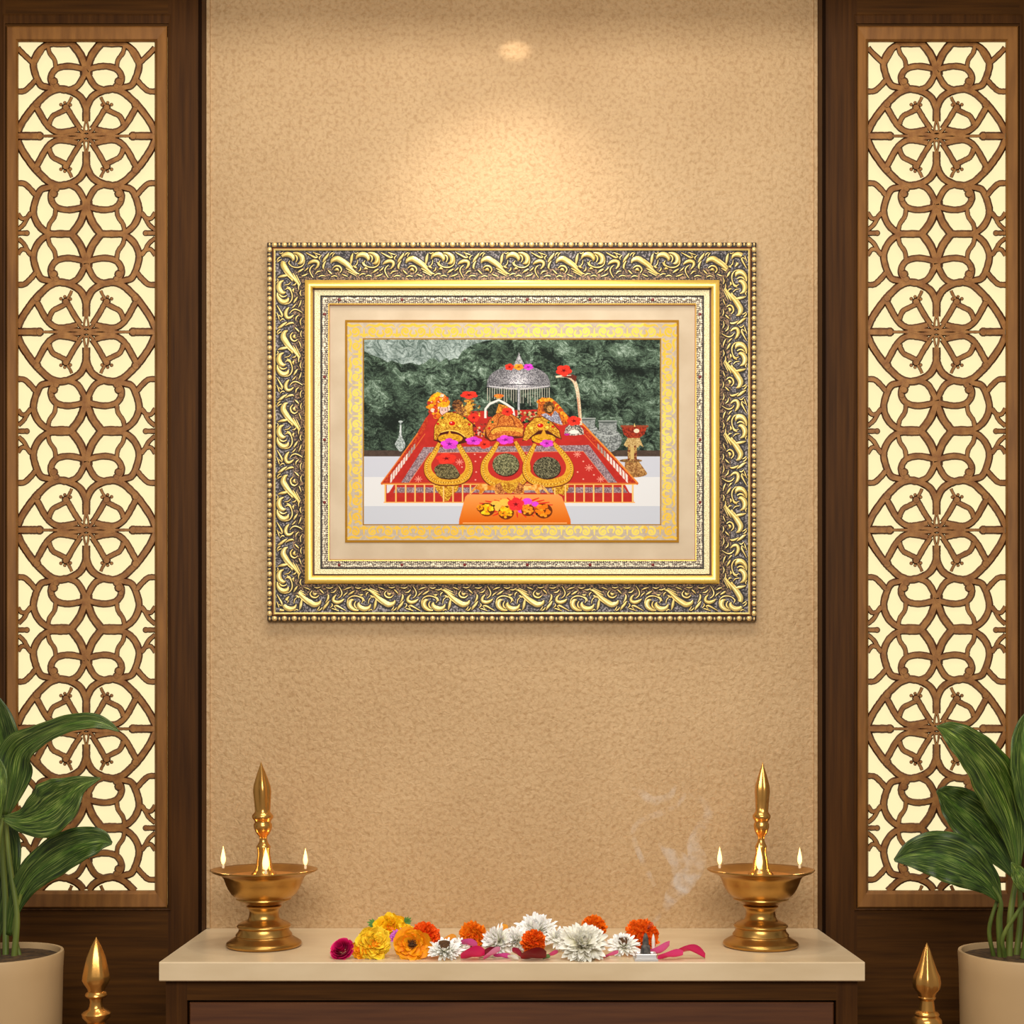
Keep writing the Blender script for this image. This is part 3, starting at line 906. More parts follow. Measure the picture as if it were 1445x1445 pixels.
# raised red platform
cv.poly([(541, 682), (590, 611), (603, 588), (607.5, 582), (792, 577), (803, 588), (822, 597), (897, 682)], RED, (184, 42, 34), grain=6)
cv.poly([(537, 683), (589, 611), (602, 588), (604, 596), (600, 606), (556, 672), (548, 683)], (168, 40, 26), (206, 74, 36), grain=2)
cv.poly([(901, 683), (824, 598), (812, 592), (818, 602), (880, 672), (890, 683)], (168, 40, 26), (206, 74, 36), grain=2)
cv.stroke([(538, 682), (562, 650), (590, 611)], 1.6, (232, 118, 44), smooth=False); cv.stroke([(900, 682), (862, 640), (812, 588)], 2.2, (236, 140, 56), smooth=False)
cv.stroke([(551, 681), (600, 612)], 1.0, (226, 110, 48), smooth=False); cv.stroke([(886, 681), (822, 610)], 1.0, (226, 110, 48), smooth=False)
for k in range(10):
    t = k / 10.0
    x = 552.5 + 36 * t; y = 675 - 49 * t; hgt = 9 - 3.5 * t
    cv.poly([(x - 1.2, y - hgt * 0.5), (x + 1.4, y - hgt * 0.9), (x + 0.9, y + hgt * 0.45), (x - 1.8, y + hgt * 0.8)], (236, 222, 214) if k < 7 else (170, 150, 140))
    x = 884 - 44 * t
    cv.poly([(x + 1.4, y - hgt * 0.5), (x - 1.6, y - hgt * 0.9), (x - 1.2, y + hgt * 0.45), (x + 2.0, y + hgt * 0.8)], (236, 222, 214) if k < 7 else (170, 150, 140))
GREY1, GREY2 = (112, 84, 92), (186, 164, 168)
cv.poly([(566, 681), (598, 631), (831, 628), (871, 681), (858, 681), (823, 637), (606, 639), (577, 681)], GREY1, GREY2, grain=1.1)
cv.stroke([(577.5, 681), (606.5, 639), (823, 637), (858, 681)], 0.8, (236, 130, 92), smooth=False)
cv.poly([(578.2, 681), (607, 639.6), (822.6, 637.6), (857.2, 681)], RED)
def flake(x, y, r):
    for k in range(4):
        a = PI * k / 4
        cv.stroke([(x - r * math.cos(a), y - r * math.sin(a) * 0.85), (x + r * math.cos(a), y + r * math.sin(a) * 0.85)], 0.9, (240, 152, 132), smooth=False)
for f_ in ((648.5, 652, 5.5), (590.5, 676, 5.5), (814.5, 641, 5.5), (831, 660, 6), (847.5, 676, 5.5), (690, 676, 4)): flake(*f_)
for x, y in ((670, 641), (678, 645), (671, 651), (672, 666), (671, 677), (652, 659), (823, 651), (815, 666), (838, 670), (823, 676), (744, 640)): cv.ell(x, y, 1.3, 1.0, (240, 170, 150))
# front face
cv.poly([(545, 684), (893, 684), (894, 708.6), (543.5, 708.6)], RED, (186, 42, 34), grain=5)
cv.poly([(546, 684), (556, 684), (549, 695), (546, 696)], (226, 222, 226)); cv.poly([(892, 684), (882, 684), (888, 695), (892, 696)], (226, 222, 226))
cv.poly([(559, 687.6), (880, 687.6), (886, 695.2), (555, 695.2)], GREY1, GREY2, grain=1.1)

GD1, GD2 = (160, 92, 14), (248, 200, 66)
def gold_poly(P, g=1.2): cv.poly(P, GD1, GD2, grain=g)
# pendants of the necklaces
for px_, s_ in ((630.5, 1), (790, 0.75)):
    gold_poly([(px_ - 18 * s_, 684), (px_ + 18 * s_, 684), (px_ + 15 * s_, 692), (px_ + 7 * s_, 699), (px_ + 2 * s_, 707 if s_ == 1 else 697), (px_ - 3 * s_, 707 if s_ == 1 else 697), (px_ - 8 * s_, 700), (px_ - 14 * s_, 692)])
# rails and balusters
GR = (242, 172, 84)
cv.stroke([(538, 682.6), (900, 682.6)], 3.0, (214, 96, 40), smooth=False); cv.stroke([(540, 683.4), (898, 683.4)], 1.4, (248, 190, 100), smooth=False)
cv.stroke([(541.5, 708.8), (896, 708.8)], 1.5, (246, 176, 88), smooth=False)
for x in [543.8, 558.8, 572.6, 585.8, 599.2, 612.8, 626.2, 639.3, 652.9, 664, 783, 797.9, 811, 824.2, 837.6, 851.2, 864.7, 878.2, 892.7]:
    cv.stroke([(x, 683.5), (x, 708.5)], 2.2, GR, smooth=False); cv.stroke([(x - 0.3, 684), (x - 0.3, 708)], 0.7, (255, 226, 150), smooth=False)
# necklaces
def necklace(P, dots=True):
    cv.stroke([(x, y + 0.8, w + 1.6) for x, y, w in P], 0, (110, 40, 14))
    cv.stroke(P, 0, (206, 140, 28), (238, 180, 56), grain=1.3)
    q = catmull(P, 5)
    for i in range(len(q) - 1):
        a, b = q[i], q[i + 1]
        tx, ty = b[0] - a[0], b[1] - a[1]; l = math.hypot(tx, ty) or 1
        wv = a[2] / 2
        if wv < 2.4: continue
        for f in (0.0, 0.5):
            x, y = a[0] + tx * f, a[1] + ty * f
            cv.ell(x + ty / l * (wv + 0.4), y - tx / l * (wv + 0.4), 0.9, 0.9, (228, 172, 50))
            cv.ell(x - ty / l * (wv * 0.25), y + tx / l * (wv * 0.25), 0.7, 0.7, (126, 72, 10) if f else (255, 226, 110))
necklace([(620.5, 625, 4.5), (612, 640, 6), (603.5, 654, 8), (605, 668, 10), (615, 677, 10.5), (631, 680, 9), (650, 677, 10.5), (660.5, 668, 10), (662, 654, 8), (654, 639, 6), (646, 625, 4.5)])
necklace([(703, 624, 4.5), (693, 639, 6), (684, 653, 8), (684, 668, 10), (694, 679, 11), (715, 685, 11), (734, 680, 11), (743, 668, 9), (744, 655, 8), (737, 640, 6), (727, 623, 4.5)])
necklace([(755, 626, 4.5), (747, 642, 6), (742, 656, 8), (744, 670, 10), (755, 679, 10), (775, 682, 10), (796, 677, 10.5), (804, 666, 10), (803, 653, 8), (793, 638, 6), (781, 625, 4.5)])
# stones
def stone(P, a=(34, 32, 22), b=(146, 140, 106)):
    cv.poly([(x + 0.6, y + 1.4) for x, y in P], (60, 16, 12)); cv.poly(P, a, b, grain=0.9)
stone([(612.5, 664), (614, 659), (620, 655), (630, 654.4), (638, 655.2), (642, 658), (646, 664), (649, 669.5), (645, 674), (634, 675.5), (622, 674), (616, 670.6)], (52, 46, 28), (150, 136, 92))
stone([(714 + 18.8 * math.cos(t) - 0.3, 655.4 + 15.8 * math.sin(t)) for t in [2 * PI * i / 24 for i in range(24)]], (44, 46, 28), (168, 164, 118))
stone([(771.6 + 19.4 * math.cos(t), 660 + 15.4 * math.sin(t)) for t in [2 * PI * i / 24 for i in range(24)]])
# statues, garlands and offerings behind the crowns
OR1, OR2 = (196, 84, 14), (252, 178, 34)
rg = random.Random(4)
cv.ell(619, 571, 15, 17, (214, 110, 20), (246, 176, 40), grain=1.6)
for k in range(110):
    a = rg.uniform(0, 2 * PI); q = rg.uniform(0.25, 1)
    x, y = 619 + 15 * q * math.cos(a), 572 + 17 * q * math.sin(a)
    cv.ell(x, y, rg.uniform(2.2, 3.8), rg.uniform(2, 3.2), rg.choice([(240, 140, 22), (250, 184, 30), (214, 74, 24), (232, 112, 24), (240, 214, 190), (178, 50, 30)]), tex=0.4)
cv.ell(626.3, 579, 6.4, 8.2, (120, 44, 30)); cv.ell(626.3, 579, 5.6, 7.4, (240, 196, 184)); cv.ell(626.3, 571, 7.5, 4, (246, 190, 34), (216, 140, 20))
for dx in (-2.3, 2.3): cv.ell(626.3 + dx, 578.6, 1.2, 0.6, (40, 20, 26)); cv.stroke([(624.6 + dx, 576.8), (628 + dx * 0.9, 576.8)], 0.5, (60, 30, 30), smooth=False)
cv.stroke([(626.3, 579), (626.1, 581.6)], 0.6, (196, 120, 110), smooth=False); cv.stroke([(624.6, 583.8), (626.3, 584.4), (628.2, 583.8)], 0.8, (188, 36, 44))
cv.ell(646, 572, 8, 8, (60, 34, 22), (150, 96, 50), grain=1.4); cv.ell(652, 580, 9, 7, (90, 48, 28), (196, 132, 66), grain=1.2)
for k in range(30):
    cv.ell(rg.uniform(652, 678), rg.uniform(570, 590), rg.uniform(0.8, 2), rg.uniform(0.8, 2), rg.choice([(208, 150, 50), (150, 90, 34), (236, 190, 90), (70, 40, 26)]))
cv.ell(662, 566, 7.5, 2.4, (150, 84, 26), (226, 160, 70)); cv.poly([(660, 566), (664, 566), (666, 576), (663, 586), (660, 586), (658, 576)], GD1, GD2)
cv.ell(662, 575, 5, 5.5, (200, 130, 34), (246, 200, 100), grain=1)
for k in range(60):
    cv.ell(rg.uniform(664, 690), rg.uniform(597, 616), rg.uniform(0.8, 2), rg.uniform(0.8, 2.2), rg.choice([(120, 40, 28), (60, 30, 26), (214, 176, 150), (226, 150, 40), (150, 60, 40)]))
# silver umbrella
cv.poly([(732.2, 497), (734, 503), (737, 509), (740, 515), (724.5, 515), (728, 509), (730.5, 503)], (110, 108, 112), (206, 204, 208), grain=1)
DO = [(687, 546), (687.6, 538), (691, 530), (698, 524), (708, 519.5), (720, 515.6), (732, 514), (744, 515.6), (756, 519.5), (766, 524), (772.6, 530), (776, 538), (776.4, 546), (764, 548.6), (748, 549.6), (732, 550), (715, 549.6), (700, 548.6)]
cv.poly(DO, (74, 72, 78), (158, 156, 160), grain=0.8)
m_ = cv.mask(DO); y0_, y1_, x0_, x1_, k_ = m_
hl = 1 + 0.75 * np.exp(-(((PXX - 733) / 17) ** 2) - ((PYY - 540) / 16) ** 2)[..., None]
cv.a[y0_:y1_, x0_:x1_][k_] = np.clip(cv.a[y0_:y1_, x0_:x1_] * hl[y0_:y1_, x0_:x1_], 0, 246)[k_]
cv.stroke([(690, 545), (732, 548.6), (774, 545)], 1.4, (210, 208, 212)); cv.stroke([(708, 543), (732, 542.6), (756, 543)], 1.0, (52, 50, 54))
for k in range(27):
    x = 688 + k * 3.35
    ln = 17 + 5 * math.sin(k * 1.9) + (6 if 9 < k < 22 and k % 3 == 0 else 0)
    y = 547.5
    while y < 547.5 + ln:
        cv.stroke([(x, y), (x, y + 1.5)], 0.95, (214, 208, 190) if int(y * 2) % 4 else (150, 146, 130), smooth=False); y += 2.0
cv.poly(rp(730.6, 543, 733.6, 590), (150, 150, 154), (206, 206, 210), grain=1.2)
# white arch
cv.stroke([(684.8, 590), (685.2, 577), (691, 570), (704, 564.5), (714, 570), (724, 577), (726, 590)], 3.2, (232, 228, 220), smooth=False)
cv.poly([(688, 588), (688, 579), (693, 573), (704, 568.5), (714, 573), (721, 579), (722, 590)], (28, 36, 30), (66, 70, 52), grain=1.6)
cv.poly([(704, 570), (716, 573), (722, 584), (722, 596), (702, 596), (700, 582)], (168, 84, 20), (244, 170, 60), grain=1.2)
cv.ell(704, 558.6, 7, 2.6, (222, 92, 34), (250, 172, 60)); cv.stroke([(700, 562), (708, 562)], 1.2, (240, 190, 90))
for k in range(50):
    cv.ell(rg.uniform(728, 760), rg.uniform(580, 596), rg.uniform(1, 2.6), rg.uniform(1, 2.2), rg.choice([(30, 26, 22), (90, 74, 44), (196, 180, 120), (60, 52, 30), (180, 110, 40)]))
# idol right
cv.poly([(760, 566), (768, 561), (778, 562), (788, 570), (800, 588), (801, 598), (790, 601), (768, 592), (758, 584)], (150, 56, 24), (226, 124, 34), grain=1.6)
for k in range(26):
    t = k / 25.0; x = 760 + 40 * t; y = 566 - 6 * math.sin(t * 3) + 28 * t * t
    cv.ell(x + rg.uniform(-1, 1), y + rg.uniform(-1, 1), 2.6, 2.4, rg.choice([(238, 140, 30), (250, 180, 50), (200, 76, 28)]))
cv.ell(774.5, 575, 8, 8.5, (52, 30, 16), (156, 100, 44), grain=1.1); cv.ell(775.5, 577, 3.8, 4.6, (160, 108, 50), (214, 168, 94), grain=1)
cv.poly([(763, 585), (770, 583), (778, 588), (783, 579), (788, 584), (792, 594), (794, 600), (784, 597), (774, 593)], (96, 92, 108), (206, 204, 220), grain=1.0)
# crowns
def c8(P): return [(560 + x / 10.32, 540 + y / 10.32) for x, y in P]
cv.poly(c8([(535, 840), (545, 640), (620, 505), (720, 432), (800, 424), (905, 452), (1015, 512), (1110, 600), (1128, 836), (900, 900), (700, 900)]), (80, 34, 10))
gold_poly(c8([(545, 828), (552, 640), (622, 512), (720, 440), (800, 430), (900, 460), (1010, 520), (1100, 605), (1118, 828), (1040, 830), (980, 770), (900, 722), (770, 694), (640, 722), (600, 790), (580, 835)]), 1.0)
cv.poly(c8([(585, 830), (640, 728), (770, 700), (900, 728), (985, 790), (960, 880), (620, 880)]), (78, 20, 12))
cv.ell(635.6, 618.6, 17.5, 6.6, (196, 132, 20), (240, 184, 40), grain=2); cv.poly([(632, 614), (634.6, 606), (637.4, 614), (644, 617), (627, 617)], (226, 160, 40)); cv.stroke([(624, 618), (636, 621.5), (647, 618)], 1, (140, 84, 10))
cv.stroke(c8([(640, 722), (770, 696), (900, 722), (1000, 790)]), 1.4, (252, 206, 90))
def c3(P): return [(660 + x / 7.225, 500 + y / 7.225) for x, y in P]
cv.poly(c3([(172, 850), (178, 755), (215, 668), (300, 596), (432, 596), (524, 655), (576, 720), (566, 850), (230, 888)]), (92, 36, 14))
cv.poly(c3([(180, 755), (220, 672), (300, 602), (430, 602), (520, 660), (570, 722), (560, 838), (400, 828), (235, 878), (198, 835)]), (168, 70, 22), (240, 156, 66), grain=1.1)
cv.stroke(c3([(240, 800), (300, 770), (400, 760), (520, 770), (560, 790)]), 5.5, (206, 136, 36), (246, 192, 80), grain=1)
cv.stroke(c3([(200, 850), (240, 780), (300, 740), (400, 732), (500, 740)]), 1.0, (110, 44, 18)); cv.stroke(c3([(300, 730), (330, 640), (400, 620), (460, 660), (480, 730)]), 1.2, (120, 50, 20))
cv.poly(c3([(556, 885), (588, 735), (676, 640), (765, 632), (856, 684), (936, 776), (958, 868), (900, 850), (640, 860)]), (92, 36, 14))
gold_poly(c3([(562, 872), (592, 742), (680, 650), (762, 640), (850, 690), (930, 782), (948, 858), (895, 828), (810, 772), (720, 776), (655, 830), (600, 878)]), 1.0)
cv.poly(c3([(640, 850), (720, 786), (810, 784), (895, 838), (900, 880), (660, 900)]), (70, 18, 12))
cv.ell(767, 619, 17, 6.6, (196, 132, 20), (240, 184, 40), grain=2); cv.poly([(763, 614), (767.5, 604), (771, 614), (777, 618), (758, 618)], (226, 160, 40)); cv.stroke([(756, 619), (767, 622), (778, 619)], 1, (140, 84, 10))
for x, y, rx, ry in ((638, 597.4, 4.4, 3.2), (762.4, 600.4, 4.4, 3.0)):
    cv.ell(x, y, rx + 1.6, ry + 1.4, (240, 180, 50)); cv.ell(x, y, rx, ry, (206, 20, 14)); cv.ell(x - 1.2, y - 1, 1.2, 0.9, (255, 190, 180))
for x, y in ((618, 598), (662.5, 599), (741, 602), (690.5, 604.5), (780, 602)): cv.ell(x, y, 2, 1.7, (206, 30, 20))
for x, y in ((624.3, 589.5), (655.6, 590), (695, 595.5), (743, 595), (774, 596)): cv.ell(x, y, 1.8, 1.5, (24, 96, 50))
for x, y in ((626, 600), (649, 601), (750, 604), (772, 603)): cv.ell(x, y, 2.4, 2, (252, 216, 80))
# snake headed staff, silver bowl
cv.stroke([(784, 532, 2.5), (793, 531, 3.4), (802, 531.5, 4.6), (810, 538, 5), (814, 549, 5), (816.5, 565, 4.6), (818, 582, 4.6), (819.4, 600, 4.4)], 0, (206, 176, 140), (240, 226, 196), grain=1.3)
cv.poly([(790, 531), (806, 528), (814, 531), (812, 539), (806, 534)], (104, 44, 34)); cv.stroke([(788, 531), (806, 529.6)], 0.9, (236, 226, 206), smooth=False); cv.stroke([(815, 560), (817.6, 592)], 1, (206, 110, 76), smooth=False)
cv.poly([(796, 612), (798, 603), (806, 598), (816, 599), (823, 606), (824, 613), (812, 614.5), (800, 614.5)], (60, 54, 50), (226, 214, 200), grain=1.1); cv.ell(810, 609.5, 7, 3, (250, 236, 226)); cv.ell(800, 613, 4, 1.5, (196, 40, 150))
# hibiscus flowers
HR, HRD, HM, HMD = (234, 52, 36), (120, 10, 14), (214, 62, 200), (130, 20, 130)
for x, y, rx, ry, c in ((662, 557.4, 12, 5.6, 0), (668.5, 589.4, 8, 6, 0), (795.6, 523, 11, 8, 0), (810, 594, 10, 7, 0), (716, 581, 8, 6, 0), (630, 647, 14, 8, 0), (683.6, 627, 8.5, 6.4, 0),
                         (719, 518, 6.4, 4.8, 0), (745.6, 518, 7, 4.6, 1), (634.4, 626.4, 12, 8, 1), (668.4, 622, 11.5, 6, 1), (713.4, 620.6, 12, 6.6, 1), (771.6, 625.6, 9.5, 5.6, 1)):
    cv.hib(x, y, rx, ry, (HR, HM)[c], (HRD, HMD)[c], rot=0.3 + x * 0.3)
cv.hib(732, 518, 7, 4.6, (236, 150, 40), (150, 80, 10))
# lions
def lion(f):
    def q(P): return [(719 + f * (719 - x), y) if f > 0 else (x, y) for x, y in P]
    cv.stroke(q([(663, 697), (668, 690), (673, 684.5)]), 1.2, (236, 190, 120)); 
    cv.poly(q([(674, 684), (680, 682.6), (690, 685), (700, 685), (706, 688), (704, 697), (699, 697), (698, 692), (690, 691.4), (684, 692), (680, 697), (675, 697), (677, 692), (672, 690), (665, 697), (661.5, 697), (668, 690)]), (214, 120, 26), (252, 196, 110), grain=4)
    cv.poly(q([(699, 684), (706, 680.5), (713, 681), (717, 686), (716, 692), (711, 697), (703, 696.5), (699, 692)]), (126, 54, 22), (232, 156, 80), grain=1.1)
    cv.stroke(q([(674, 684), (672, 690), (676, 697)]), 0.7, (150, 70, 20))
lion(-1); lion(1)
gold_poly([(706, 681), (732, 681), (728, 690), (722, 696), (716, 696), (710, 690)], 1.1)
# orange offering board
BD = [(660, 697.6), (788, 697.6), (793, 701), (805, 733), (805.4, 739.4), (647.6, 739.4), (648, 733), (656.6, 701)]
cv.poly(BD, (245, 160, 84), (224, 102, 8), vert=True)
cv.stroke([(653, 737.8), (800, 737.8)], 1.2, (252, 190, 120), smooth=False)
for k in range(26):
    a = 2 * PI * k / 26 + 0.07
    x, y = math.cos(a), math.sin(a)
    r0, r1 = 0.42, rg.uniform(0.8, 1.04)
    cv.stroke([(728 + 52 * r0 * x, 715 + 16 * r0 * y, 0.8), (728 + 52 * (r0 + r1) / 2 * x, 715 + 16 * (r0 + r1) / 2 * y, 2.2), (728 + 52 * r1 * x, 715 + 16 * r1 * y, 1.2)], 0, (226, 44, 26))
for x, y, r in ((700, 712, 7), (712, 708.5, 6.4), (703, 718, 4)): cv.ell(x, y, r * 1.2, r * 0.8, (246, 196, 76), tex=0.1)
for x, y, r in ((744, 707.5, 7), (755, 711, 5), (735, 721, 4)): cv.ell(x, y, r, r * 0.7, (226, 70, 226), tex=0.1)
def mgold(x, y, r, a, b):
    cv.ell(x + 0.6, y + 1.4, r * 1.06, r * 0.9, (110, 44, 6)); 
    for k in range(40):
        an = rg.uniform(0, 2 * PI); q = math.sqrt(rg.random())
        cv.ell(x + r * q * 0.86 * math.cos(an), y + r * q * 0.74 * math.sin(an), r * 0.2, r * 0.17, rg.choice([a, b, a, (240, 130, 10)]))
mgold(686.5, 717.5, 10.5, (250, 196, 12), (255, 224, 40)); mgold(677.5, 716, 5, (244, 150, 14), (250, 190, 20)); mgold(713.5, 722, 10.5, (250, 176, 12), (255, 210, 30))
mgold(744.5, 718.6, 9, (244, 140, 20), (250, 176, 50)); mgold(766.6, 719.6, 11.6, (240, 122, 14), (250, 160, 30))
cv.hib(728, 711.5, 11.5, 9.6, (236, 46, 48), (140, 10, 20), rot=-PI / 2)
for x, y in ((697, 713.5), (757.5, 725)): cv.ell(x, y, 1.6, 1.3, (20, 14, 10))

img = cv.a.reshape(h // 2, 2, w // 2, 2, 3).mean((1, 3)) / 255.0 * 0.95
lin = np.where(img <= 0.04045, img / 12.92, ((img + 0.055) / 1.055) ** 2.4)
gh, gw = lin.shape[:2]
dpr = 0.0108
A_, B_ = W(487, 451.5, dpr), W(958, 765.5, dpr)
xs = np.linspace(A_[0], B_[0], gw); zs = np.linspace(A_[2], B_[2], gh)
co = np.zeros((gh * gw, 3), np.float32)
co[:, 0] = np.tile(xs, gh); co[:, 2] = np.repeat(zs, gw); co[:, 1] = -dpr
ii_ = np.arange((gh - 1) * (gw - 1)); r_ = ii_ // (gw - 1); c_ = ii_ % (gw - 1); base = r_ * gw + c_
fc = np.stack([base, base + gw, base + gw + 1, base + 1], 1).astype(np.int32)
me = bpy.data.meshes.new('print')
me.vertices.add(len(co)); me.vertices.foreach_set('co', co.ravel())
me.loops.add(fc.size); me.loops.foreach_set('vertex_index', fc.ravel())
me.polygons.add(len(fc)); me.polygons.foreach_set('loop_start', np.arange(0, fc.size, 4, dtype=np.int32))
me.polygons.foreach_set('loop_total', np.full(len(fc), 4, dtype=np.int32))
me.update(calc_edges=True)
ca = me.color_attributes.new('Col', 'FLOAT_COLOR', 'POINT')
cc = np.ones((gh * gw, 4), np.float32); cc[:, :3] = lin.reshape(-1, 3)
ca.data.foreach_set('color', cc.ravel())
me.materials.append(PRINT)
po = bpy.data.objects.new('print', me); COL.objects.link(po); po.parent = pic; po.matrix_parent_inverse = Matrix.Translation(-pic.location)
po['label'] = 'printed cave shrine with gold damask border'
mb = M(); mb.box((A_[0], -dpr + 0.0001, A_[2]), (B_[0], -0.0091, B_[2])); mb.build('print_card', MATB, pic)

# ================================================================== BRASS OIL LAMPS ON THE SHELF
def flame(name, c, h, r, parent, label=None):
    prof = [(0, 0), (r * 0.55, h * 0.06), (r * 0.95, h * 0.2), (r, h * 0.32), (r * 0.82, h * 0.5), (r * 0.5, h * 0.7), (r * 0.2, h * 0.88), (0.0, h)]
    mb = M(); mb.lathe(prof, 16, c=c)
    o = mb.build(name, FLAME, parent, smooth=True)
    return o


def oil_lamp(cx, slim, lean, label, flames):
    d0 = 0.2
    s = SC(d0)
    base = W(cx, HY + (CZ - SHELF) * s, d0); base.z = SHELF + 0.0003
    root = empty('oil_lamp', base, label, 'oil lamp', 'brass oil lamps on the stone shelf')
    q = 1 / 4.816 / s
    def pr(L): return [(r * q, (1319 - y) * q) for y, r in L]
    foot = pr([(1319, 0), (1319, 238), (1314, 250), (1302, 255), (1290, 250), (1278, 232), (1262, 206), (1252, 190), (1246, 186), (1240, 190), (1232, 186), (1215, 172), (1196, 168), (1188, 180), (1178, 182),
               (1168, 174), (1158, 158), (1146, 128), (1136, 110), (1120, 102), (1090, 98), (1066, 104), (1056, 116), (1046, 120), (1040, 114), (1036, 90), (1034, 0)])
    mb = M(); mb.lathe(foot, 56, c=base); mb.build('foot', BRASS, root, smooth=True, angle=50)
    bow = pr([(1034.5, 0), (1034.5, 112), (1030, 130), (1018, 148), (1004, 176), (998, 186), (990, 184), (984, 194), (960, 220), (925, 242), (890, 257), (858, 268), (838, 282), (824, 312), (812, 344), (803, 356), (797, 355), (795, 346),
              (806, 318), (820, 286), (832, 262), (846, 200), (852, 120), (854, 0)])
    def lobe(t, j):
        if 11 <= j <= 19:
            f = (j - 10) / 6.0 if j < 16 else 1.0
            return 1 + 0.02 * min(1, f) * math.cos(4 * t)
        return 1.0
    mb = M(); mb.lathe(bow, 64, c=base, lobe=lobe); mb.build('bowl', BRASS, root, smooth=True, angle=50)
    mb = M(); mb.lathe(pr([(844, 236), (838, 240), (838, 0)]), 48, c=base); mb.build('oil', OIL, root)
    fin = [(852, 86), (826, 84), (812, 70), (790, 56), (740, 50), (690, 42), (660, 44), (642, 48), (630, 40), (612, 30), (594, 25), (576, 28), (556, 44), (536, 54), (512, 62), (490, 62), (480, 54), (470, 56), (458, 64), (446, 72), (432, 72),
           (420, 62), (408, 52), (380, 50), (330, 53), (270, 58), (230, 54), (190, 42), (140, 26), (100, 12), (66, 0)]
    def fl(t, j): return 1 + (0.10 * math.cos(5 * t) if 23 <= j <= 28 else 0)
    fin = [(y, r * (slim if y < 700 else 1)) for y, r in fin]
    mb = M(); mb.lathe(pr(fin), 40, c=base, lobe=fl)
    for i, v in enumerate(mb.v):
        h = v[2] - base.z
        if h > 0.15: mb.v[i] = (v[0] + lean * (h - 0.15), v[1], v[2])
    mb.build('finial', BRASSL, root, smooth=True, angle=50)
    for (fx, fy, h, r, dd) in flames:
        p = W(fx, fy, dd)
        wk = M(); wk.lathe([(0.0022, -0.004), (0.0026, 0), (0.0014, 0.004), (0, 0.0045)], 10, c=p); wk.build('wick', WICK, root, smooth=True)
        flame('flame', (p.x, p.y, p.z + 0.002), h / s, r * 0.74 / s, root)
        l = bpy.data.lights.new('flame_light', 'POINT'); l.energy = 0.09; l.color = (1, 0.62, 0.25); l.shadow_soft_size = 0.006
        lo = bpy.data.objects.new('flame_light', l); COL.objects.link(lo); lo.location = (p.x, p.y, p.z + 0.022); lo.parent = root; lo.matrix_parent_inverse = Matrix.Translation(-root.location)


oil_lamp(372.6, 1.0, -0.03, 'brass oil lamp with a stout spear finial, at the left end of the stone shelf', [(315, 1222, 27, 4.6, 0.20), (375, 1230, 32, 6.4, 0.265), (431, 1223, 25, 4.4, 0.20)])
oil_lamp(1073.4, 0.84, 0.02, 'brass oil lamp with a slim spear finial, at the right end of the stone shelf', [(1015.5, 1222, 26, 4.6, 0.20), (1071.5, 1229, 37, 6.2, 0.265), (1128.5, 1222, 25, 4.4, 0.20)])


# ------------------------------------------------------------------ standing lamps on the floor (only their tips reach the picture)
def standing_lamp(cx, cy, L, label, ribs):
    d0 = 0.36
    s = SC(d0)
    tip = W(cx, cy, d0)
    base = Vector((tip.x, tip.y, 0.0003))
    root = empty('standing_lamp', base, label, 'standing lamp', 'brass lamps standing on the floor')
    pr = [(r * 2.3 / 4.817 / s, tip.z - (y / 4.817) / s - base.z) for y, r in L]
    pr = [(max(r, 0), z) for r, z in pr]
    def lb(t, j): return 1 + (ribs * math.cos(7 * t) if 1 <= j <= 6 else 0)
    mb = M(); mb.lathe(list(reversed(pr)), 40, c=base, lobe=lambda t, j: lb(t, len(pr) - 1 - j)); mb.build('finial', BRASSL, root, smooth=True, angle=45)
    z0 = pr[-1][1]
    mb = M()
    mb.lathe([(0, 0), (0.075, 0), (0.078, 0.006), (0.07, 0.018), (0.05, 0.03), (0.036, 0.036), (0.022, 0.05), (0.016, 0.07), (0.02, 0.08), (0.016, 0.09), (0.011, 0.12), (0.011, z0 * 0.55), (0.018, z0 * 0.56),
              (0.018, z0 * 0.58), (0.012, z0 * 0.6), (0.012, z0 - 0.02), (0.02, z0 - 0.012), (0.018, z0 - 0.0006), (0, z0 - 0.0006)], 40, c=base)
    mb.build('stand', BRASS, root, smooth=True, angle=45)


standing_lamp(135.8, 1322, [(0, 0), (60, 14), (130, 26), (210, 34), (255, 38), (290, 40), (320, 34), (350, 26), (368, 24), (380, 30), (396, 32), (410, 28), (416, 20), (440, 18), (470, 20), (490, 24), (505, 36), (520, 42), (545, 40), (570, 30), (600, 22)],
              'brass lamp with smooth spear tip, standing by the left plant pot', 0.03)
standing_lamp(1308, 1330, [(0, 0), (55, 10), (120, 18), (190, 28), (230, 36), (275, 39), (310, 37), (340, 28), (365, 24), (372, 26), (384, 24), (392, 20), (430, 22), (460, 24), (470, 32), (485, 36), (500, 34), (520, 42), (550, 44), (580, 38), (620, 26)],
              'brass lamp with fluted bud tip, standing by the right plant pot', 0.09)


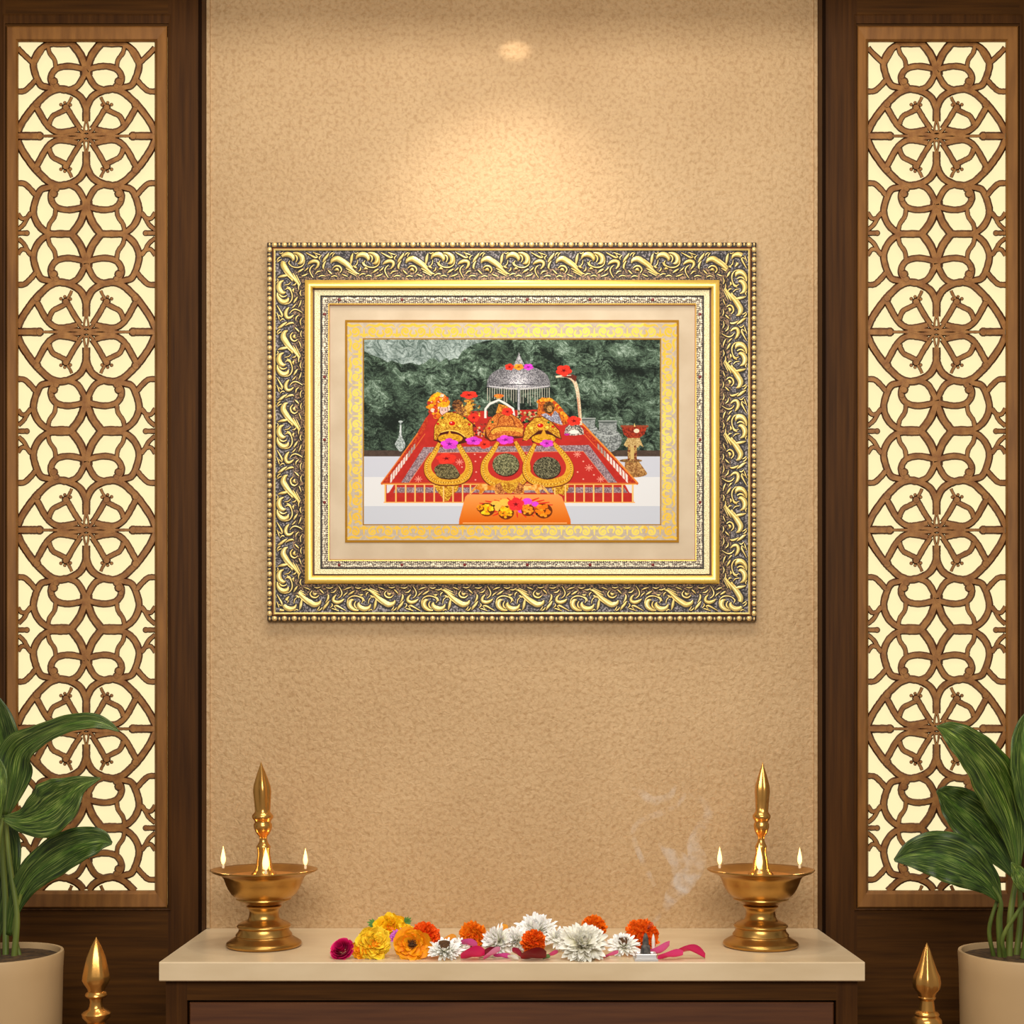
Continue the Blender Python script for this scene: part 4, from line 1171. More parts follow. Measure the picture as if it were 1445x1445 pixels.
# ================================================================== FLOWERS AND PETALS ON THE SHELF
def lc(c): return srgb(c)
def petal(mb, base, dirv, up, L, w, cup, c0, c1, ruff=0.0, mi=0, point=0.0, nl=4, nw=3, rnd=random, curl=0.0):
    """a curved petal; dirv grows outward, up is the face side"""
    dirv = dirv.normalized(); side = dirv.cross(up)
    if side.length < 1e-5: side = Vector((1, 0, 0))
    side.normalize(); nrm = side.cross(dirv).normalized()
    vs, cc, fs = [], [], []
    ph = rnd.uniform(0, 6)
    for i in range(nl + 1):
        t = i / nl
        wd = w * (math.sin(PI * min(1, 0.12 + 0.70 * t)) if point < 0.5 else math.sin(PI * (0.1 + 0.88 * t) ** 0.9) * 0.9 + 0.05)
        if point >= 0.5 and i == nl: wd = w * 0.12
        for j in range(nw):
            a = (j / (nw - 1)) * 2 - 1
            zz = cup * (a * a) * wd + curl * L * t * t
            if ruff: zz += ruff * L * t * math.sin(a * 5 + ph)
            ll = L * t * (1 - 0.10 * a * a * t) + (ruff * L * 0.25 * math.sin(a * 7 + ph) if i == nl else 0)
            vs.append(base + dirv * ll + side * a * wd + nrm * zz)
            k = min(1, t * 1.1)
            cc.append(tuple(c0[q] * (1 - k) + c1[q] * k for q in range(3)) + (1,))
    for i in range(nl):
        for j in range(nw - 1):
            fs.append((i * nw + j, i * nw + j + 1, (i + 1) * nw + j + 1, (i + 1) * nw + j))
    mb.add(vs, fs, mi, cc)


def frame_of(ax):
    ax = Vector(ax).normalized()
    a = ax.cross(Vector((0.2, 0.1, 1)));
    if a.length < 1e-3: a = Vector((1, 0, 0))
    a.normalize(); return ax, a, ax.cross(a)


def place(cx, cy, rpx, k=0.85, dmax=0.325, d=None):
    """centre of a flower whose image is at (cx, cy) with radius rpx and which lies on the shelf"""
    if d is None:
        S = (cy - HY + k * rpx) / (CZ - SHELF)
        d = D - F / S
        d = min(d, dmax)
    c = W(cx, cy, d); r = rpx / SC(d)
    c.z = max(c.z, SHELF + k * r) if k else c.z
    return c, r, d


def marigold(name, cx, cy, rpx, ax, ca, cb, label, dense=110, group='marigolds on the shelf', seed=0, leaves=None, heart=None, ruff=0.25, flat=0.62, k=0.85, d=None, pw=0.34, dmax=0.325):
    c, r, d = place(cx, cy, rpx, k, d=d, dmax=dmax)
    rnd = random.Random(seed)
    A, U, V_ = frame_of(ax)
    mb = M()
    ca, cb = lc(ca), lc(cb)
    cc0 = c - A * r * flat * 0.35
    # inner body holding the petals
    for i in range(dense):
        f = (i + 0.5) / dense
        th = i * 2.39996
        el = f ** 0.55 * PI * 0.56       # angle from the axis
        dv = A * math.cos(el) * flat * 1.25 + (U * math.cos(th) + V_ * math.sin(th)) * math.sin(el)
        if dense < 125: el += rnd.uniform(-0.08, 0.08); th += rnd.uniform(-0.2, 0.2)
        L = r * (0.5 + 0.5 * f) * rnd.uniform(0.8, 1.1)
        if heart and el < 0.42: continue
        s_ = rnd.uniform(0.86, 1.12)
        c0 = [min(1, x * s_) for x in cb[:3]]; c1 = [min(1, x * s_) for x in ca[:3]]
        b = cc0 + dv * r * ((0.06 if dense < 125 else 0.42) if not heart else 0.16)
        if dense >= 125: L = r * rnd.uniform(0.42, 0.6)
        petal(mb, b, dv, A, L, L * pw * (0.7 + 0.5 * f), 0.5, c0, c1, ruff=ruff, rnd=rnd, curl=0.10)
    bs = 1.4 if dense >= 125 else 1.0
    if not heart: mb.lathe([(0, -r * 0.3 * bs), (r * 0.45 * bs, -r * 0.15), (r * 0.5 * bs, 0.0), (r * 0.3 * bs, r * 0.25 * bs), (0, r * 0.36 * bs)], 12, c=cc0, cols=[tuple(cb[:3]) + (1,)] * 5)
    o = mb.build(name, PETALM, loc=tuple(c))
    tag(o, label, 'flower', group)
    if heart:
        h = M(); h.lathe([(0, -r * 0.1), (r * heart * 1.5, 0), (0, r * 0.04)], 12, c=cc0 + A * r * 0.05)
        for i in range(46):
            th = i * 2.39996; q = (i / 46) ** 0.5 * r * heart
            dv = (A + (U * math.cos(th) + V_ * math.sin(th)) * 0.35 * q / (r * heart)).normalized()
            b = cc0 + A * r * 0.12 + (U * math.cos(th) + V_ * math.sin(th)) * q
            tube(h, [b, b + dv * r * 0.2 * rnd.uniform(0.6, 1.1)], [r * 0.035, r * 0.03], 5)
        h.lathe([(r * heart, 0), (0, r * 0.05)], 12, c=cc0 + A * r * 0.1)
        h.build('flower_center', DARKC, o)
    for (lx_, ly_, la, ls) in (leaves or []):
        lm = M(); p = W(lx_, ly_, d - 0.008)
        for q in range(5):
            a = la + (q - 2) * 0.42
            dv = Vector((math.cos(a), 0.1, math.sin(a)))
            petal(lm, p, dv, Vector((0, -1, 0)), ls / SC(d) * (1 - 0.12 * abs(q - 2)), ls / SC(d) * 0.17, 0.2, (1, 1, 1), (1, 1, 1), point=1, rnd=rnd)
        lm.build('leaf', LEAFS, o)
    return o


def mum(name, cx, cy, rx, ry, ax, label, n=110, seed=0, heart=None, k=0.7, col=((244, 240, 206), (255, 255, 255)), group='white chrysanthemums on the shelf', stick=0.0, d=None, tip=None, cat='flower', pw=0.085):
    """chrysanthemum of narrow petals"""
    c, r, d = place(cx, cy, max(rx, ry) * 0.95, 0.0, d=d) if d is not None else place(cx, cy, ry, k)
    r = max(rx, ry) / SC(d); kr = min(rx, ry) / max(rx, ry)
    rnd = random.Random(seed)
    A, U, V_ = frame_of(ax)
    mb = M()
    c0, c1 = lc(col[0]), lc(tip or col[1])
    for i in range(n):
        f = (i + 0.5) / n
        th = i * 2.39996
        el = f ** 0.6 * PI * 0.58
        dv = A * math.cos(el) + (U * math.cos(th) + V_ * math.sin(th)) * math.sin(el)
        dv += Vector((rnd.uniform(-.14, .14), rnd.uniform(-.14, .14), rnd.uniform(-.14, .14)))
        if heart and el < 0.4: continue
        L = r * rnd.uniform(0.78, 1.08) * (0.72 + 0.28 * f)
        dv.normalize()
        if rx > ry: dv.z *= kr + 0.1
        else: dv.x *= kr + 0.1
        L *= dv.length
        if c.z + dv.z * L < SHELF + 0.001 and dv.z < 0:
            dv.z = (SHELF + 0.001 - c.z) / L
        dn = dv.normalized()
        petal(mb, c + dn * r * 0.04, dn, A, L, r * pw * rnd.uniform(1.1, 1.6), 0.5, c0[:3], c1[:3], point=0.3, nl=5, rnd=rnd, curl=rnd.uniform(-0.1, 0.28))
    o = mb.build(name, PETALM, loc=tuple(c))
    tag(o, label, cat, group)
    if heart:
        h = M(); h.lathe([(0, 0), (r * 0.26, 0), (r * 0.3, r * 0.1), (r * 0.26, r * 0.34), (r * 0.14, r * 0.38), (0, r * 0.3)], 14, c=(c.x, c.y - r * 0.06, c.z + r * 0.12))
        h.build('dried_flower_center', DARKC, o)
    return o


YEL, YOR, ORA, RED_ = (255, 222, 44), (250, 164, 12), (252, 122, 14), (238, 74, 8)
# rose
def rose(cx, cy, rpx, label):
    c, r, d = place(cx, cy, rpx, 0.9)
    mb = M(); rnd = random.Random(2)
    c0, c1 = lc((150, 4, 66)), lc((232, 34, 112))
    A, U, V_ = frame_of((-0.22, -0.78, 0.58))
    for ring, (n_, el, L, w, off) in enumerate(((3, 0.12, 0.42, 0.22, 0.5), (4, 0.3, 0.62, 0.34, 0.34), (5, 0.55, 0.8, 0.46, 0.16), (6, 0.9, 0.95, 0.52, 0.0), (6, 1.35, 0.98, 0.5, -0.12), (6, 1.8, 0.9, 0.46, -0.16))):
        for k in range(n_):
            th = 2 * PI * k / n_ + ring * 0.8
            rad = U * math.cos(th) + V_ * math.sin(th)
            # petals as cupped shells round the heart
            vs, cc, fs = [], [], []
            for i in range(6):
                t = i / 5
                e_ = el * (0.25 + 0.75 * t) + 0.15
                for j in range(6):
                    a = (j / 5 * 2 - 1) * (PI / n_ * 1.35) * math.sin(PI * (0.2 + 0.62 * t))
                    rd = U * math.cos(th + a) + V_ * math.sin(th + a)
                    q = r * (0.16 + 0.84 * (ring + 1) / 6) * (0.35 + 0.65 * math.sin(PI * 0.5 * min(1, t * 1.2 + 0.1))) * (1 + 0.14 * (t > 0.85))
                    h = r * (-0.5 + t * (1.15 - ring * 0.19))
                    vs.append(c + rd * q * 0.9 + A * h * 0.9)
                    kk = min(1, t ** 1.5 * (0.75 + 0.4 * ((k * 7 + ring * 3) % 5) / 4)); cc.append(tuple(c0[x] * (1 - kk) + c1[x] * kk for x in range(3)) + (1,))
            for i in range(5):
                for j in range(5):
                    fs.append((i * 6 + j, i * 6 + j + 1, (i + 1) * 6 + j + 1, (i + 1) * 6 + j))
            mb.add(vs, fs, 0, cc)
    o = mb.build('rose', PETALS, loc=tuple(c), smooth=True, angle=60)
    o.location.z += 0
    tag(o, label, 'flower')
    return o


rose(481, 1338, 17.5, 'magenta rose bloom at the left end of the flowers on the shelf')
FR = (0.0, -0.86, 0.5)
marigold('marigold', 551, 1307, 23, (0.1, -0.8, 0.55), (255, 206, 20), (246, 132, 10), 'golden marigold with small green leaves behind both sides, topmost of the left flowers', 124, seed=1, leaves=[(529, 1304, 2.9, 13), (572, 1302, 0.7, 12)], k=0.8)
marigold('marigold', 507, 1340, 15, (-0.3, -0.85, 0.1), (255, 178, 10), (244, 128, 8), 'plain amber marigold between the magenta rose and the biggest yellow marigold', 60, seed=2, pw=0.42)
marigold('marigold', 527, 1330, 26, (0.2, -0.88, 0.4), (255, 218, 52), (255, 158, 14), 'biggest yellow marigold with pale petal tips, beside the magenta rose', 124, seed=3, pw=0.4, d=0.318)
marigold('marigold', 573, 1312, 12, (0.2, -0.7, 0.6), (255, 208, 30), (250, 140, 20), 'small yellow marigold tucked behind the dark-centred orange one', 60, seed=4, k=0.8, d=0.22)
marigold('marigold', 601, 1318, 22, (0.25, -0.62, 0.74), (255, 104, 22), (232, 58, 8), 'reddish orange marigold behind the dark-centred one, right end of the left flowers', 280, seed=5, pw=0.32)
marigold('marigold', 581, 1337, 23.5, (0.02, -0.97, 0.22), (255, 172, 14), (240, 106, 8), 'flat open orange flower with a dark centre, facing front', 40, seed=6, heart=0.27, flat=0.3, pw=0.62, d=0.322)
mum('globe_flower', 562, 1322, 12, 12, FR, 'small pink-violet globe flower between the yellow and orange marigolds', 110, seed=7, d=0.3, col=((196, 70, 190), (230, 130, 226)), group='small wildflowers')
bpy.data.objects['globe_flower'].__delitem__('group')
WH = 'white chrysanthemums on the shelf'
mum('chrysanthemum', 627, 1342, 30, 15, (0.1, -0.7, 0.7), 'spread white chrysanthemum with a dark dried centre, beside the left marigolds', 100, seed=8, heart=1, pw=0.07)
mum('chrysanthemum', 649, 1337, 16, 14, (0.3, -0.8, 0.5), 'small white chrysanthemum touching the left side of the orange marigold heap', 60, seed=9)
marigold('marigold', 668, 1318, 20, (0.1, -0.8, 0.58), (255, 146, 26), (246, 98, 8), 'round orange marigold above magenta petals, left of the white chrysanthemums', 280, seed=10, pw=0.3, ruff=0.5)
mum('chrysanthemum', 704, 1329, 29, 23, (-0.75, -0.6, 0.2), 'white chrysanthemum lying on its side right of the round orange marigold', 130, seed=11)
mum('chrysanthemum', 757, 1316, 34, 29, (-0.05, -0.55, 0.85), 'largest white chrysanthemum standing up behind the red-orange marigold', 150, seed=12, pw=0.08)
marigold('marigold', 753, 1329, 18, (0.0, -0.97, 0.2), (255, 120, 26), (240, 74, 8), 'red-orange marigold in the middle of the shelf, in front of the white flowers', 280, seed=13, pw=0.3, ruff=0.5, d=0.31)
mum('chrysanthemum', 729, 1327, 24, 20, (-0.2, -0.75, 0.6), 'white chrysanthemum just left of the red-orange marigold', 120, seed=19, d=0.24)
mum('chrysanthemum', 786, 1325, 21, 16, (0.3, -0.6, 0.6), 'white chrysanthemum just right of the red-orange marigold', 90, seed=14, d=0.25)
mum('chrysanthemum', 822, 1333, 39, 28, (0.1, -0.8, 0.55), 'broad creamy white chrysanthemum at the front, right of the middle marigold', 190, seed=15, col=((226, 218, 160), (248, 246, 238)))
marigold('marigold', 838, 1309, 19, (0.0, -0.8, 0.58), (255, 136, 22), (246, 90, 8), 'orange marigold rising behind the broad creamy white flower', 280, seed=16, pw=0.3, ruff=0.5, k=0.8)
mum('chrysanthemum', 880, 1335, 26, 18, (-0.1, -0.75, 0.65), 'white chrysanthemum with a brown dried centre, beside the dark incense cone', 90, seed=17, heart=1, pw=0.07)
marigold('marigold', 906, 1319, 25, (0.05, -0.78, 0.62), (255, 122, 24), (242, 82, 8), 'orange marigold behind the incense cone, rightmost of the marigolds', 320, seed=18, pw=0.3, ruff=0.5)


def loose_petal(name, cx, cy, L, w, ang, c0, c1, label, d=0.31, lift=0.25, cup=0.5, group='loose rose petals on the shelf', cat='petal', hz=None):
    """a single cupped petal lying on the shelf"""
    S = SC(d)
    c = W(cx, cy, d)
    Lm, wm = L / S, w * 1.45 / S
    mb = M()
    vs, cc, fs = [], [], []
    a0, a1 = lc(c0), lc(c1)
    nl, nw = 10, 7
    zmin = 1e9
    for th in (0, 0.0006):
        for i in range(nl + 1):
            t = i / nl
            wd = wm * 0.5 * (math.sin(PI * (0.06 + 0.86 * t)) ** 0.7)
            for j in range(nw):
                a = j / (nw - 1) * 2 - 1
                x = (t - 0.5) * Lm; v = a * wd
                z = cup * wd * a * a + lift * Lm * (t - 0.4) ** 2 + 0.04 * Lm * math.sin(6 * t + 3 * a)
                # local: x along, v across (tilted towards the viewer), z up
                p = Vector((x * math.cos(ang) - z * 0.0, -v * 0.75, x * math.sin(ang) + v * -0.45 * 0 + z + v * 0.55 * -1 * -1))
                p.z += th
                vs.append(p)
                k = t * 0.6 + abs(a) * 0.4
                cc.append(tuple(a0[q] * (1 - k) + a1[q] * k for q in range(3)) + (1,))
    N_ = (nl + 1) * nw
    for i in range(nl):
        for j in range(nw - 1):
            q = (i * nw + j, i * nw + j + 1, (i + 1) * nw + j + 1, (i + 1) * nw + j)
            fs.append(tuple(reversed(q))); fs.append(tuple(x + N_ for x in q))
    zm = min(v.z for v in vs)
    zz = (SHELF + 0.0008) - zm if hz is None else c.z
    vs = [Vector((c.x + v.x, c.y + v.y, zz + v.z)) for v in vs]
    mb.add(vs, fs, 0, cc)
    o = mb.build(name, PETALS, smooth=True, angle=70, loc=(c.x, c.y, SHELF + 0.001))
    tag(o, label, cat, group)
    return o


MG, MGD, PK = (236, 24, 112), (150, 6, 46), (240, 104, 178)
loose_petal('rose_petal', 662, 1334, 24, 14, -0.25, (210, 60, 140), (238, 110, 190), 'pink petal leaning under the round orange marigold', 0.30, hz=1)
loose_petal('rose_petal', 667, 1346, 34, 22, 0.1, (214, 10, 92), (240, 24, 108), 'broad crimson petal in front, below the round orange marigold', 0.335)
loose_petal('rose_petal', 688, 1341, 26, 14, 0.2, MGD, (120, 6, 40), 'dark maroon petal lying between the crimson and light pink petals', 0.312)
loose_petal('rose_petal', 694, 1346, 26, 12, 0.45, (216, 70, 140), (246, 160, 200), 'light pink petal with a pale rim, pointing up to the right', 0.335)
loose_petal('rose_petal', 709, 1342, 26, 9, -0.15, (200, 40, 140), (226, 80, 170), 'narrow magenta petal under the side-lying white chrysanthemum', 0.325)
loose_petal('rose_petal', 730, 1338, 18, 14, -0.6, (196, 12, 80), MGD, 'upright magenta petal left of the red-orange marigold', 0.32)
loose_petal('rose_petal', 753, 1347, 36, 22, 0.0, (150, 4, 24), (110, 2, 16), 'dark red petal under the red-orange marigold', 0.34)
loose_petal('rose_petal', 778, 1342, 20, 8, 0.35, MG, (226, 90, 150), 'slim magenta petal right of the dark red petal', 0.325)
loose_petal('rose_petal', 862, 1344, 22, 7, 0.25, (216, 60, 130), (236, 110, 170), 'slim pink petal between the two right white chrysanthemums', 0.32)
loose_petal('rose_petal', 928, 1340, 34, 16, 0.15, (232, 60, 150), (250, 116, 190), 'curled pink petal just right of the incense tray', 0.30, lift=0.9)
loose_petal('rose_petal', 946, 1346, 36, 14, 0.12, (236, 20, 112), (250, 70, 150), 'long magenta petal between the curled and the last petal', 0.335, lift=0.2)
loose_petal('rose_petal', 975, 1345, 40, 15, -0.05, (244, 28, 118), (206, 10, 92), 'arched magenta petal, rightmost of the loose petals', 0.325, lift=-0.5)
for cx, cy, d, lb in ((635, 1321, 0.16, 'blurred orange petal behind the dark-centred white chrysanthemum'), (708, 1312, 0.05, 'orange petal lying against the plaster behind the side-lying white flower'),
                      (802, 1318, 0.10, 'orange petal behind the gap between the white chrysanthemums')):
    loose_petal('marigold_petal', cx, cy, 18, 12, 0.15, (250, 160, 40), (255, 190, 70), lb, d, group='loose orange petals on the shelf')
# tiny green leaf and white scraps
loose_petal('green_leaf', 771, 1341, 11, 8, 0.2, (70, 110, 60), (110, 150, 90), 'tiny green leaf at the foot of the red-orange marigold', 0.335, group=None, cat='leaf')
loose_petal('white_petal', 724, 1347, 16, 8, -0.3, (230, 224, 214), (250, 248, 244), 'curled white petal in front, left of the dark red petal', 0.34, group=None)

# incense cone on its silver tray, small white candle
d_ = 0.333; S_ = SC(d_)
tr = W(911, 1350, d_); tr.z = SHELF + 0.0003
mb = M()
hw, hd, hh = 16.5 / S_, 0.016, 9.5 / S_
def rb(x, y, z): return [(tr.x - x, tr.y - y, tr.z + z), (tr.x + x, tr.y - y, tr.z + z), (tr.x + x, tr.y + y, tr.z + z), (tr.x - x, tr.y + y, tr.z + z)]
LV = [rb(hw, hd, 0), rb(hw, hd, hh * 0.25), rb(hw * 0.86, hd * 0.84, hh * 0.4), rb(hw * 0.82, hd * 0.8, hh * 0.85), rb(hw * 0.9, hd * 0.88, hh * 0.92), rb(hw * 0.88, hd * 0.86, hh), rb(hw * 0.7, hd * 0.68, hh), rb(hw * 0.66, hd * 0.62, hh * 0.8)]
vs = [p for q in LV for p in q]; fs = [(3, 2, 1, 0)]
for k in range(len(LV) - 1):
    for i in range(4): fs.append((k * 4 + i, k * 4 + (i + 1) % 4, k * 4 + 4 + (i + 1) % 4, k * 4 + 4 + i))
fs.append(tuple(range(len(vs) - 4, len(vs))))
mb.add(vs, fs)
tag(mb.build('incense_tray', SILV, loc=tuple(tr)), 'small silver tray under the dark incense cone, at the shelf front', 'tray')
mb = M()
mb.lathe([(0, 0), (7.2 / S_, 0), (7.4 / S_, 0.002), (6.0 / S_, 12 / S_), (4.6 / S_, 13 / S_), (4.2 / S_, 19 / S_), (3.2 / S_, 25 / S_), (1.6 / S_, 29 / S_), (0, 30 / S_)], 20, c=(tr.x, tr.y, tr.z + hh * 0.8 + 0.0003))
tag(mb.build('incense_cone', CHARC, smooth=True, angle=50), 'dark grey incense cone standing on the small silver tray', 'incense')
cn = W(922, 1334, 0.30); cn.z = SHELF + 0.004
mb = M()
mb.lathe([(0, 0), (2.6 / S_, 0), (2.4 / S_, 0.012), (2.6 / S_, 0.024), (1.5 / S_, 0.031), (0, 0.035)], 12, c=cn)
tag(mb.build('white_taper', WAX, smooth=True), 'short white taper between the incense cone and the curled pink petal', 'candle')


# ================================================================== POTTED PLANTS
def potted(cx, rim_y, rpx, label, leaves, stems, d0=0.30):
    s = SC(d0)
    top = W(cx, rim_y, d0); r = rpx / s
    base = Vector((top.x, top.y, 0.0003)); H = top.z - base.z
    root = empty('potted_plant', base, label, 'plant', 'potted plants beside the shelf')
    mb = M()
    mb.lathe([(0, 0), (r * 0.86, 0), (r * 0.885, 0.006), (r * 0.94, H * 0.4), (r * 0.985, H - 0.03), (r, H - 0.004), (r * 0.992, H), (r * 0.945, H), (r * 0.935, H - 0.004), (r * 0.93, H - 0.028), (0, H - 0.028)], 72, c=base)
    mb.build('pot', POT, root, smooth=True, angle=35)
    mb = M()
    mb.lathe([(r * 0.925, H - 0.0275), (r * 0.925, H - 0.010), (r * 0.5, H - 0.006), (0, H - 0.005)], 40, c=base)
    mb.build('soil', SOIL, root, smooth=True)
    for pts in stems:
        P = [W(x, y, dd) for x, y, dd, w in pts]
        q = catmull([tuple(p) + (pt[3] / 2 / s,) for p, pt in zip(P, pts)], 6)
        mb = M(); tube(mb, [p[:3] for p in q], [p[3] for p in q], 10)
        mb.build('stem', mat('plant_stem', (62, 84, 24), 0.5, col2=(122, 134, 58), nscale=6, stretch=(12, 12, 0.8), nlo=0.3, nhi=0.7), root, smooth=True)
    for sp, tone, fold in leaves:
        # sp: list of (x, y, d, halfwidth px) from base to tip
        cen = catmull([tuple(W(x, y, dd)) + (hw / s,) for x, y, dd, hw in sp], 8)
        n = len(cen); nw = 9
        vs, fs, uv, cc = [], [], [], []
        for i in range(n):
            p = Vector(cen[i][:3]); a, b = Vector(cen[max(i - 1, 0)][:3]), Vector(cen[min(i + 1, n - 1)][:3])
            t = (b - a).normalized()
            side = t.cross(Vector((0, -1, 0.25))).normalized()
            nrm = side.cross(t).normalized()
            if nrm.y > 0: nrm = -nrm
            w = max(0.0004, cen[i][3])
            for j in range(nw):
                q = (j / (nw - 1)) * 2 - 1
                wave = 0.05 * w * math.sin(i * 0.9 + q * 2) * abs(q)
                vs.append(p + side * w * q + nrm * (-fold * w * (1 - abs(q)) + wave) * 1.0)
                uv.append((i / n * 2.0, (abs(q) * 0.5) + (0.13 if q < 0 else 0)))
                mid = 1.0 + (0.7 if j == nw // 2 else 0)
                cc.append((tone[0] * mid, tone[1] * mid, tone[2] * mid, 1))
        for i in range(n - 1):
            for j in range(nw - 1):
                fs.append((i * nw + j, i * nw + j + 1, (i + 1) * nw + j + 1, (i + 1) * nw + j))
        mb = M(); mb.add(vs, fs, 0, cc, uv)
        o = mb.build('leaf', PLEAF, root, smooth=True, angle=80)
        so = o.modifiers.new('thickness', 'SOLIDIFY'); so.thickness = 0.0009; so.offset = 0
    return root


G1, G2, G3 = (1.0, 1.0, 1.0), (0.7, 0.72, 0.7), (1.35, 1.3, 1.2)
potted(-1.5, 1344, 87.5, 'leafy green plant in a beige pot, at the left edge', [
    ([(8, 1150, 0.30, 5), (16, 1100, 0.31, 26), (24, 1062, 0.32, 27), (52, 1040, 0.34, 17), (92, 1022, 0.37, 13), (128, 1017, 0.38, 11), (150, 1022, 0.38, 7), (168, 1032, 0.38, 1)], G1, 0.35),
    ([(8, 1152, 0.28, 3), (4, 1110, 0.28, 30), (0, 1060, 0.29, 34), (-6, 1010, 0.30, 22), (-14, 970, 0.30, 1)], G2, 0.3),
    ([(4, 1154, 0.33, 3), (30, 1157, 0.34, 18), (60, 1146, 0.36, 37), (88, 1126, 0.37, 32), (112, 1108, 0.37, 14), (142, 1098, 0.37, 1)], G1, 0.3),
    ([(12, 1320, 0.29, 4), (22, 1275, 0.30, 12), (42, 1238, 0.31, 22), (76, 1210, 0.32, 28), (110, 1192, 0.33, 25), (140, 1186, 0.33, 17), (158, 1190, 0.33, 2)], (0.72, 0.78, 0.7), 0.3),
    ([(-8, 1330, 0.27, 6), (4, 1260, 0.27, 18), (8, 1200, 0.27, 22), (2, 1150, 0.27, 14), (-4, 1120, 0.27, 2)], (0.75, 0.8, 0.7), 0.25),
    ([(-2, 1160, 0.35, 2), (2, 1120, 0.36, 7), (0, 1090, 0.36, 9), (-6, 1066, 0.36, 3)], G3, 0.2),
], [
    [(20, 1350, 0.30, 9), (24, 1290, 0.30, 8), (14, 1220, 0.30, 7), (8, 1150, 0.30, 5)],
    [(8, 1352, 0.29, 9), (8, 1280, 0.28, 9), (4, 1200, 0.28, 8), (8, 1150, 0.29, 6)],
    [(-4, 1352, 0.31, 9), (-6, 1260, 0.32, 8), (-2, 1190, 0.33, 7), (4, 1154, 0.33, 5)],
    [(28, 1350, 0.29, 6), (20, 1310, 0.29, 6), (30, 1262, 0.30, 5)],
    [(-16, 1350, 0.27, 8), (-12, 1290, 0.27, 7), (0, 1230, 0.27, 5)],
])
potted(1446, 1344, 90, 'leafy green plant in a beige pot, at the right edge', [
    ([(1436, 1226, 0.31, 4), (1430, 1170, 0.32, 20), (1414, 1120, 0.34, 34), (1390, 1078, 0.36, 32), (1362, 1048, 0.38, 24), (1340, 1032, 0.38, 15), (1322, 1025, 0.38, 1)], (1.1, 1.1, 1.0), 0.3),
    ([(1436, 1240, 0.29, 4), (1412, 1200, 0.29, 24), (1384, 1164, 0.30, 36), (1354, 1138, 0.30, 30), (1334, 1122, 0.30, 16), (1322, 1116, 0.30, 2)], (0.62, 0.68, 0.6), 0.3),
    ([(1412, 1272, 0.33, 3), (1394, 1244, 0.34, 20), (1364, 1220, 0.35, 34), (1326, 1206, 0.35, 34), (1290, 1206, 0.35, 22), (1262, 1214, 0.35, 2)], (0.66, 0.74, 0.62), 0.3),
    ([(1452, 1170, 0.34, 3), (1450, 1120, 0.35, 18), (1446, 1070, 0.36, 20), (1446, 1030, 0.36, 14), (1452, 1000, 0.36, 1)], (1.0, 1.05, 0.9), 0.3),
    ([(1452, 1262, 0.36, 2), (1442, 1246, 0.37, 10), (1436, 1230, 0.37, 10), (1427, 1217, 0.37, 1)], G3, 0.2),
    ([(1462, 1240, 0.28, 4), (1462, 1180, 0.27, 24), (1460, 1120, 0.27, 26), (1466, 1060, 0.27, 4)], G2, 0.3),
], [
    [(1412, 1350, 0.31, 9), (1410, 1300, 0.32, 9), (1412, 1272, 0.33, 6), (1400, 1250, 0.33, 4)],
    [(1424, 1352, 0.30, 10), (1426, 1290, 0.30, 9), (1434, 1240, 0.30, 7), (1436, 1226, 0.31, 5)],
    [(1434, 1352, 0.29, 9), (1440, 1290, 0.29, 8), (1438, 1240, 0.29, 6)],
    [(1444, 1352, 0.33, 9), (1452, 1290, 0.34, 8), (1452, 1230, 0.34, 7), (1452, 1170, 0.34, 5)],
    [(1402, 1349, 0.30, 6), (1396, 1310, 0.31, 6), (1410, 1262, 0.32, 5)],
    [(1418, 1350, 0.33, 6), (1416, 1320, 0.34, 6), (1448, 1270, 0.36, 5), (1452, 1260, 0.36, 3)],
])


# ================================================================== INCENSE SMOKE
def smoke_mat():
    m = bpy.data.materials.new('smoke'); m.use_nodes = True
    nt = m.node_tree; N = nt.nodes; L = nt.links
    N.remove(N['Principled BSDF'])
    v = N.new('ShaderNodeVolumePrincipled'); v.inputs['Color'].default_value = (1, 0.97, 0.93, 1); v.inputs['Anisotropy'].default_value = -0.45
    tc = N.new('ShaderNodeTexCoord'); n = N.new('ShaderNodeTexNoise'); n.inputs['Scale'].default_value = 26; n.inputs['Detail'].default_value = 4; n.inputs['Distortion'].default_value = 1.2
    mr = N.new('ShaderNodeMapRange'); mr.inputs['From Min'].default_value = 0.42; mr.inputs['From Max'].default_value = 0.68; mr.inputs['To Min'].default_value = 0.4; mr.inputs['To Max'].default_value = SMOKE_D
    L.new(tc.outputs['Object'], n.inputs['Vector']); L.new(n.outputs['Fac'], mr.inputs['Value']); L.new(mr.outputs['Result'], v.inputs['Density'])
    L.new(v.outputs['Volume'], N['Material Output'].inputs['Volume'])
    return m
SMOKE_D = 19.0
mb = M()
sd = 0.24
for pts in ([(912, 1312, 1.2), (936, 1286, 5), (950, 1262, 12), (966, 1240, 18), (960, 1218, 16), (942, 1202, 8), (930, 1188, 3)],
            [(966, 1240, 16), (984, 1216, 15), (978, 1190, 9), (990, 1166, 8), (1000, 1146, 7), (988, 1128, 5), (970, 1118, 2)],
            [(924, 1250, 3), (912, 1226, 4.5), (900, 1200, 4.5), (893, 1176, 4), (902, 1160, 4), (930, 1148, 5), (952, 1138, 4), (966, 1122, 3), (962, 1102, 1)],
            [(892, 1112, 2), (906, 1120, 6), (922, 1130, 7), (944, 1124, 6), (954, 1108, 2)]):
    P = [tuple(W(x, y, sd + 0.02 * math.sin(y * 0.05))) + (r / SC(sd),) for x, y, r in pts]
    q = catmull(P, 6); tube(mb, [p[:3] for p in q], [p[3] for p in q], 12)
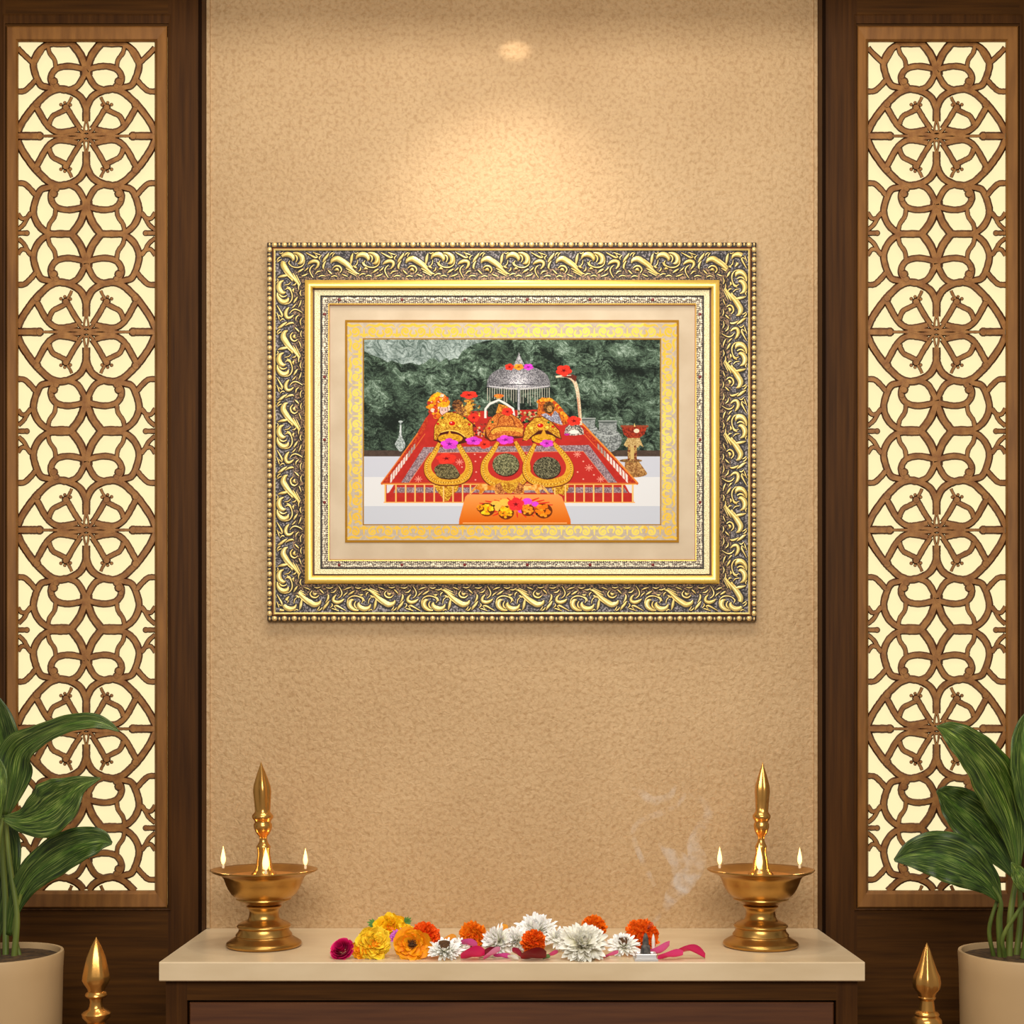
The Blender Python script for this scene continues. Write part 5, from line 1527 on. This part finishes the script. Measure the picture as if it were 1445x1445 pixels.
tag(mb.build('incense_smoke', smoke_mat()), 'faint white wisp of incense smoke rising left of the right oil lamp', 'smoke', kind='stuff')

# ================================================================== CAMERA, LIGHT
cam = bpy.data.cameras.new('camera'); co_ = bpy.data.objects.new('camera', cam); COL.objects.link(co_)
co_.location = (0, -D, CZ); co_.rotation_euler = (PI / 2, 0, 0)
cam.sensor_width = 36; cam.lens = 36 * F / 1445.0; cam.shift_y = (HY - 722.5) / 1445.0
cam.clip_start = 0.05
sc.camera = co_
def area(name, loc, tgt, sx, sy, power, col):
    l = bpy.data.lights.new(name, 'AREA'); l.shape = 'RECTANGLE'; l.size = sx; l.size_y = sy; l.energy = power; l.color = col
    o = bpy.data.objects.new(name, l); COL.objects.link(o); o.location = loc
    o.rotation_euler = (Vector(tgt) - Vector(loc)).to_track_quat('-Z', 'Y').to_euler(); return o
def spot(name, loc, tgt, power, col, ang, blend, r):
    l = bpy.data.lights.new(name, 'SPOT'); l.energy = power; l.color = col; l.spot_size = math.radians(ang); l.spot_blend = blend; l.shadow_soft_size = r
    o = bpy.data.objects.new(name, l); COL.objects.link(o); o.location = loc
    o.rotation_euler = (Vector(tgt) - Vector(loc)).to_track_quat('-Z', 'Y').to_euler(); return o
area('front_fill', (0.0, -2.7, 1.75), (0, -0.1, 0.95), 1.5, 0.8, 49, (1, 0.95, 0.87))  # fill light added behind the camera to brighten the whole scene
area('overhead_fill', (0.0, -1.0, 2.5), (0, -0.8, 0.4), 1.2, 0.4, 20, (1, 0.94, 0.85))  # unseen fill added overhead to brighten the shelf top
spot('downlight', (0.0, -0.33, 2.29), (0, -0.02, 1.35), 21, (1, 0.93, 0.80), 84, 1.0, 0.04)
pl_ = spot('wall_glow_spot', (0.006, -0.33, 2.28), (0.006, 0, 2.158), 4.5, (1, 0.9, 0.76), 7.5, 1.0, 0.003)  # narrow spot added to put a small glow patch on the upper wall
pl_.scale = (1.7, 1, 1)
wd = bpy.data.worlds.new('World'); sc.world = wd; wd.use_nodes = True
wd.node_tree.nodes['Background'].inputs['Color'].default_value = (1.0, 0.90, 0.78, 1); wd.node_tree.nodes['Background'].inputs['Strength'].default_value = 0.30
sc.view_settings.view_transform = 'Standard'; sc.view_settings.look = 'None'; sc.view_settings.gamma = 1; sc.view_settings.use_curve_mapping = False
sc.view_settings.exposure = -0.14
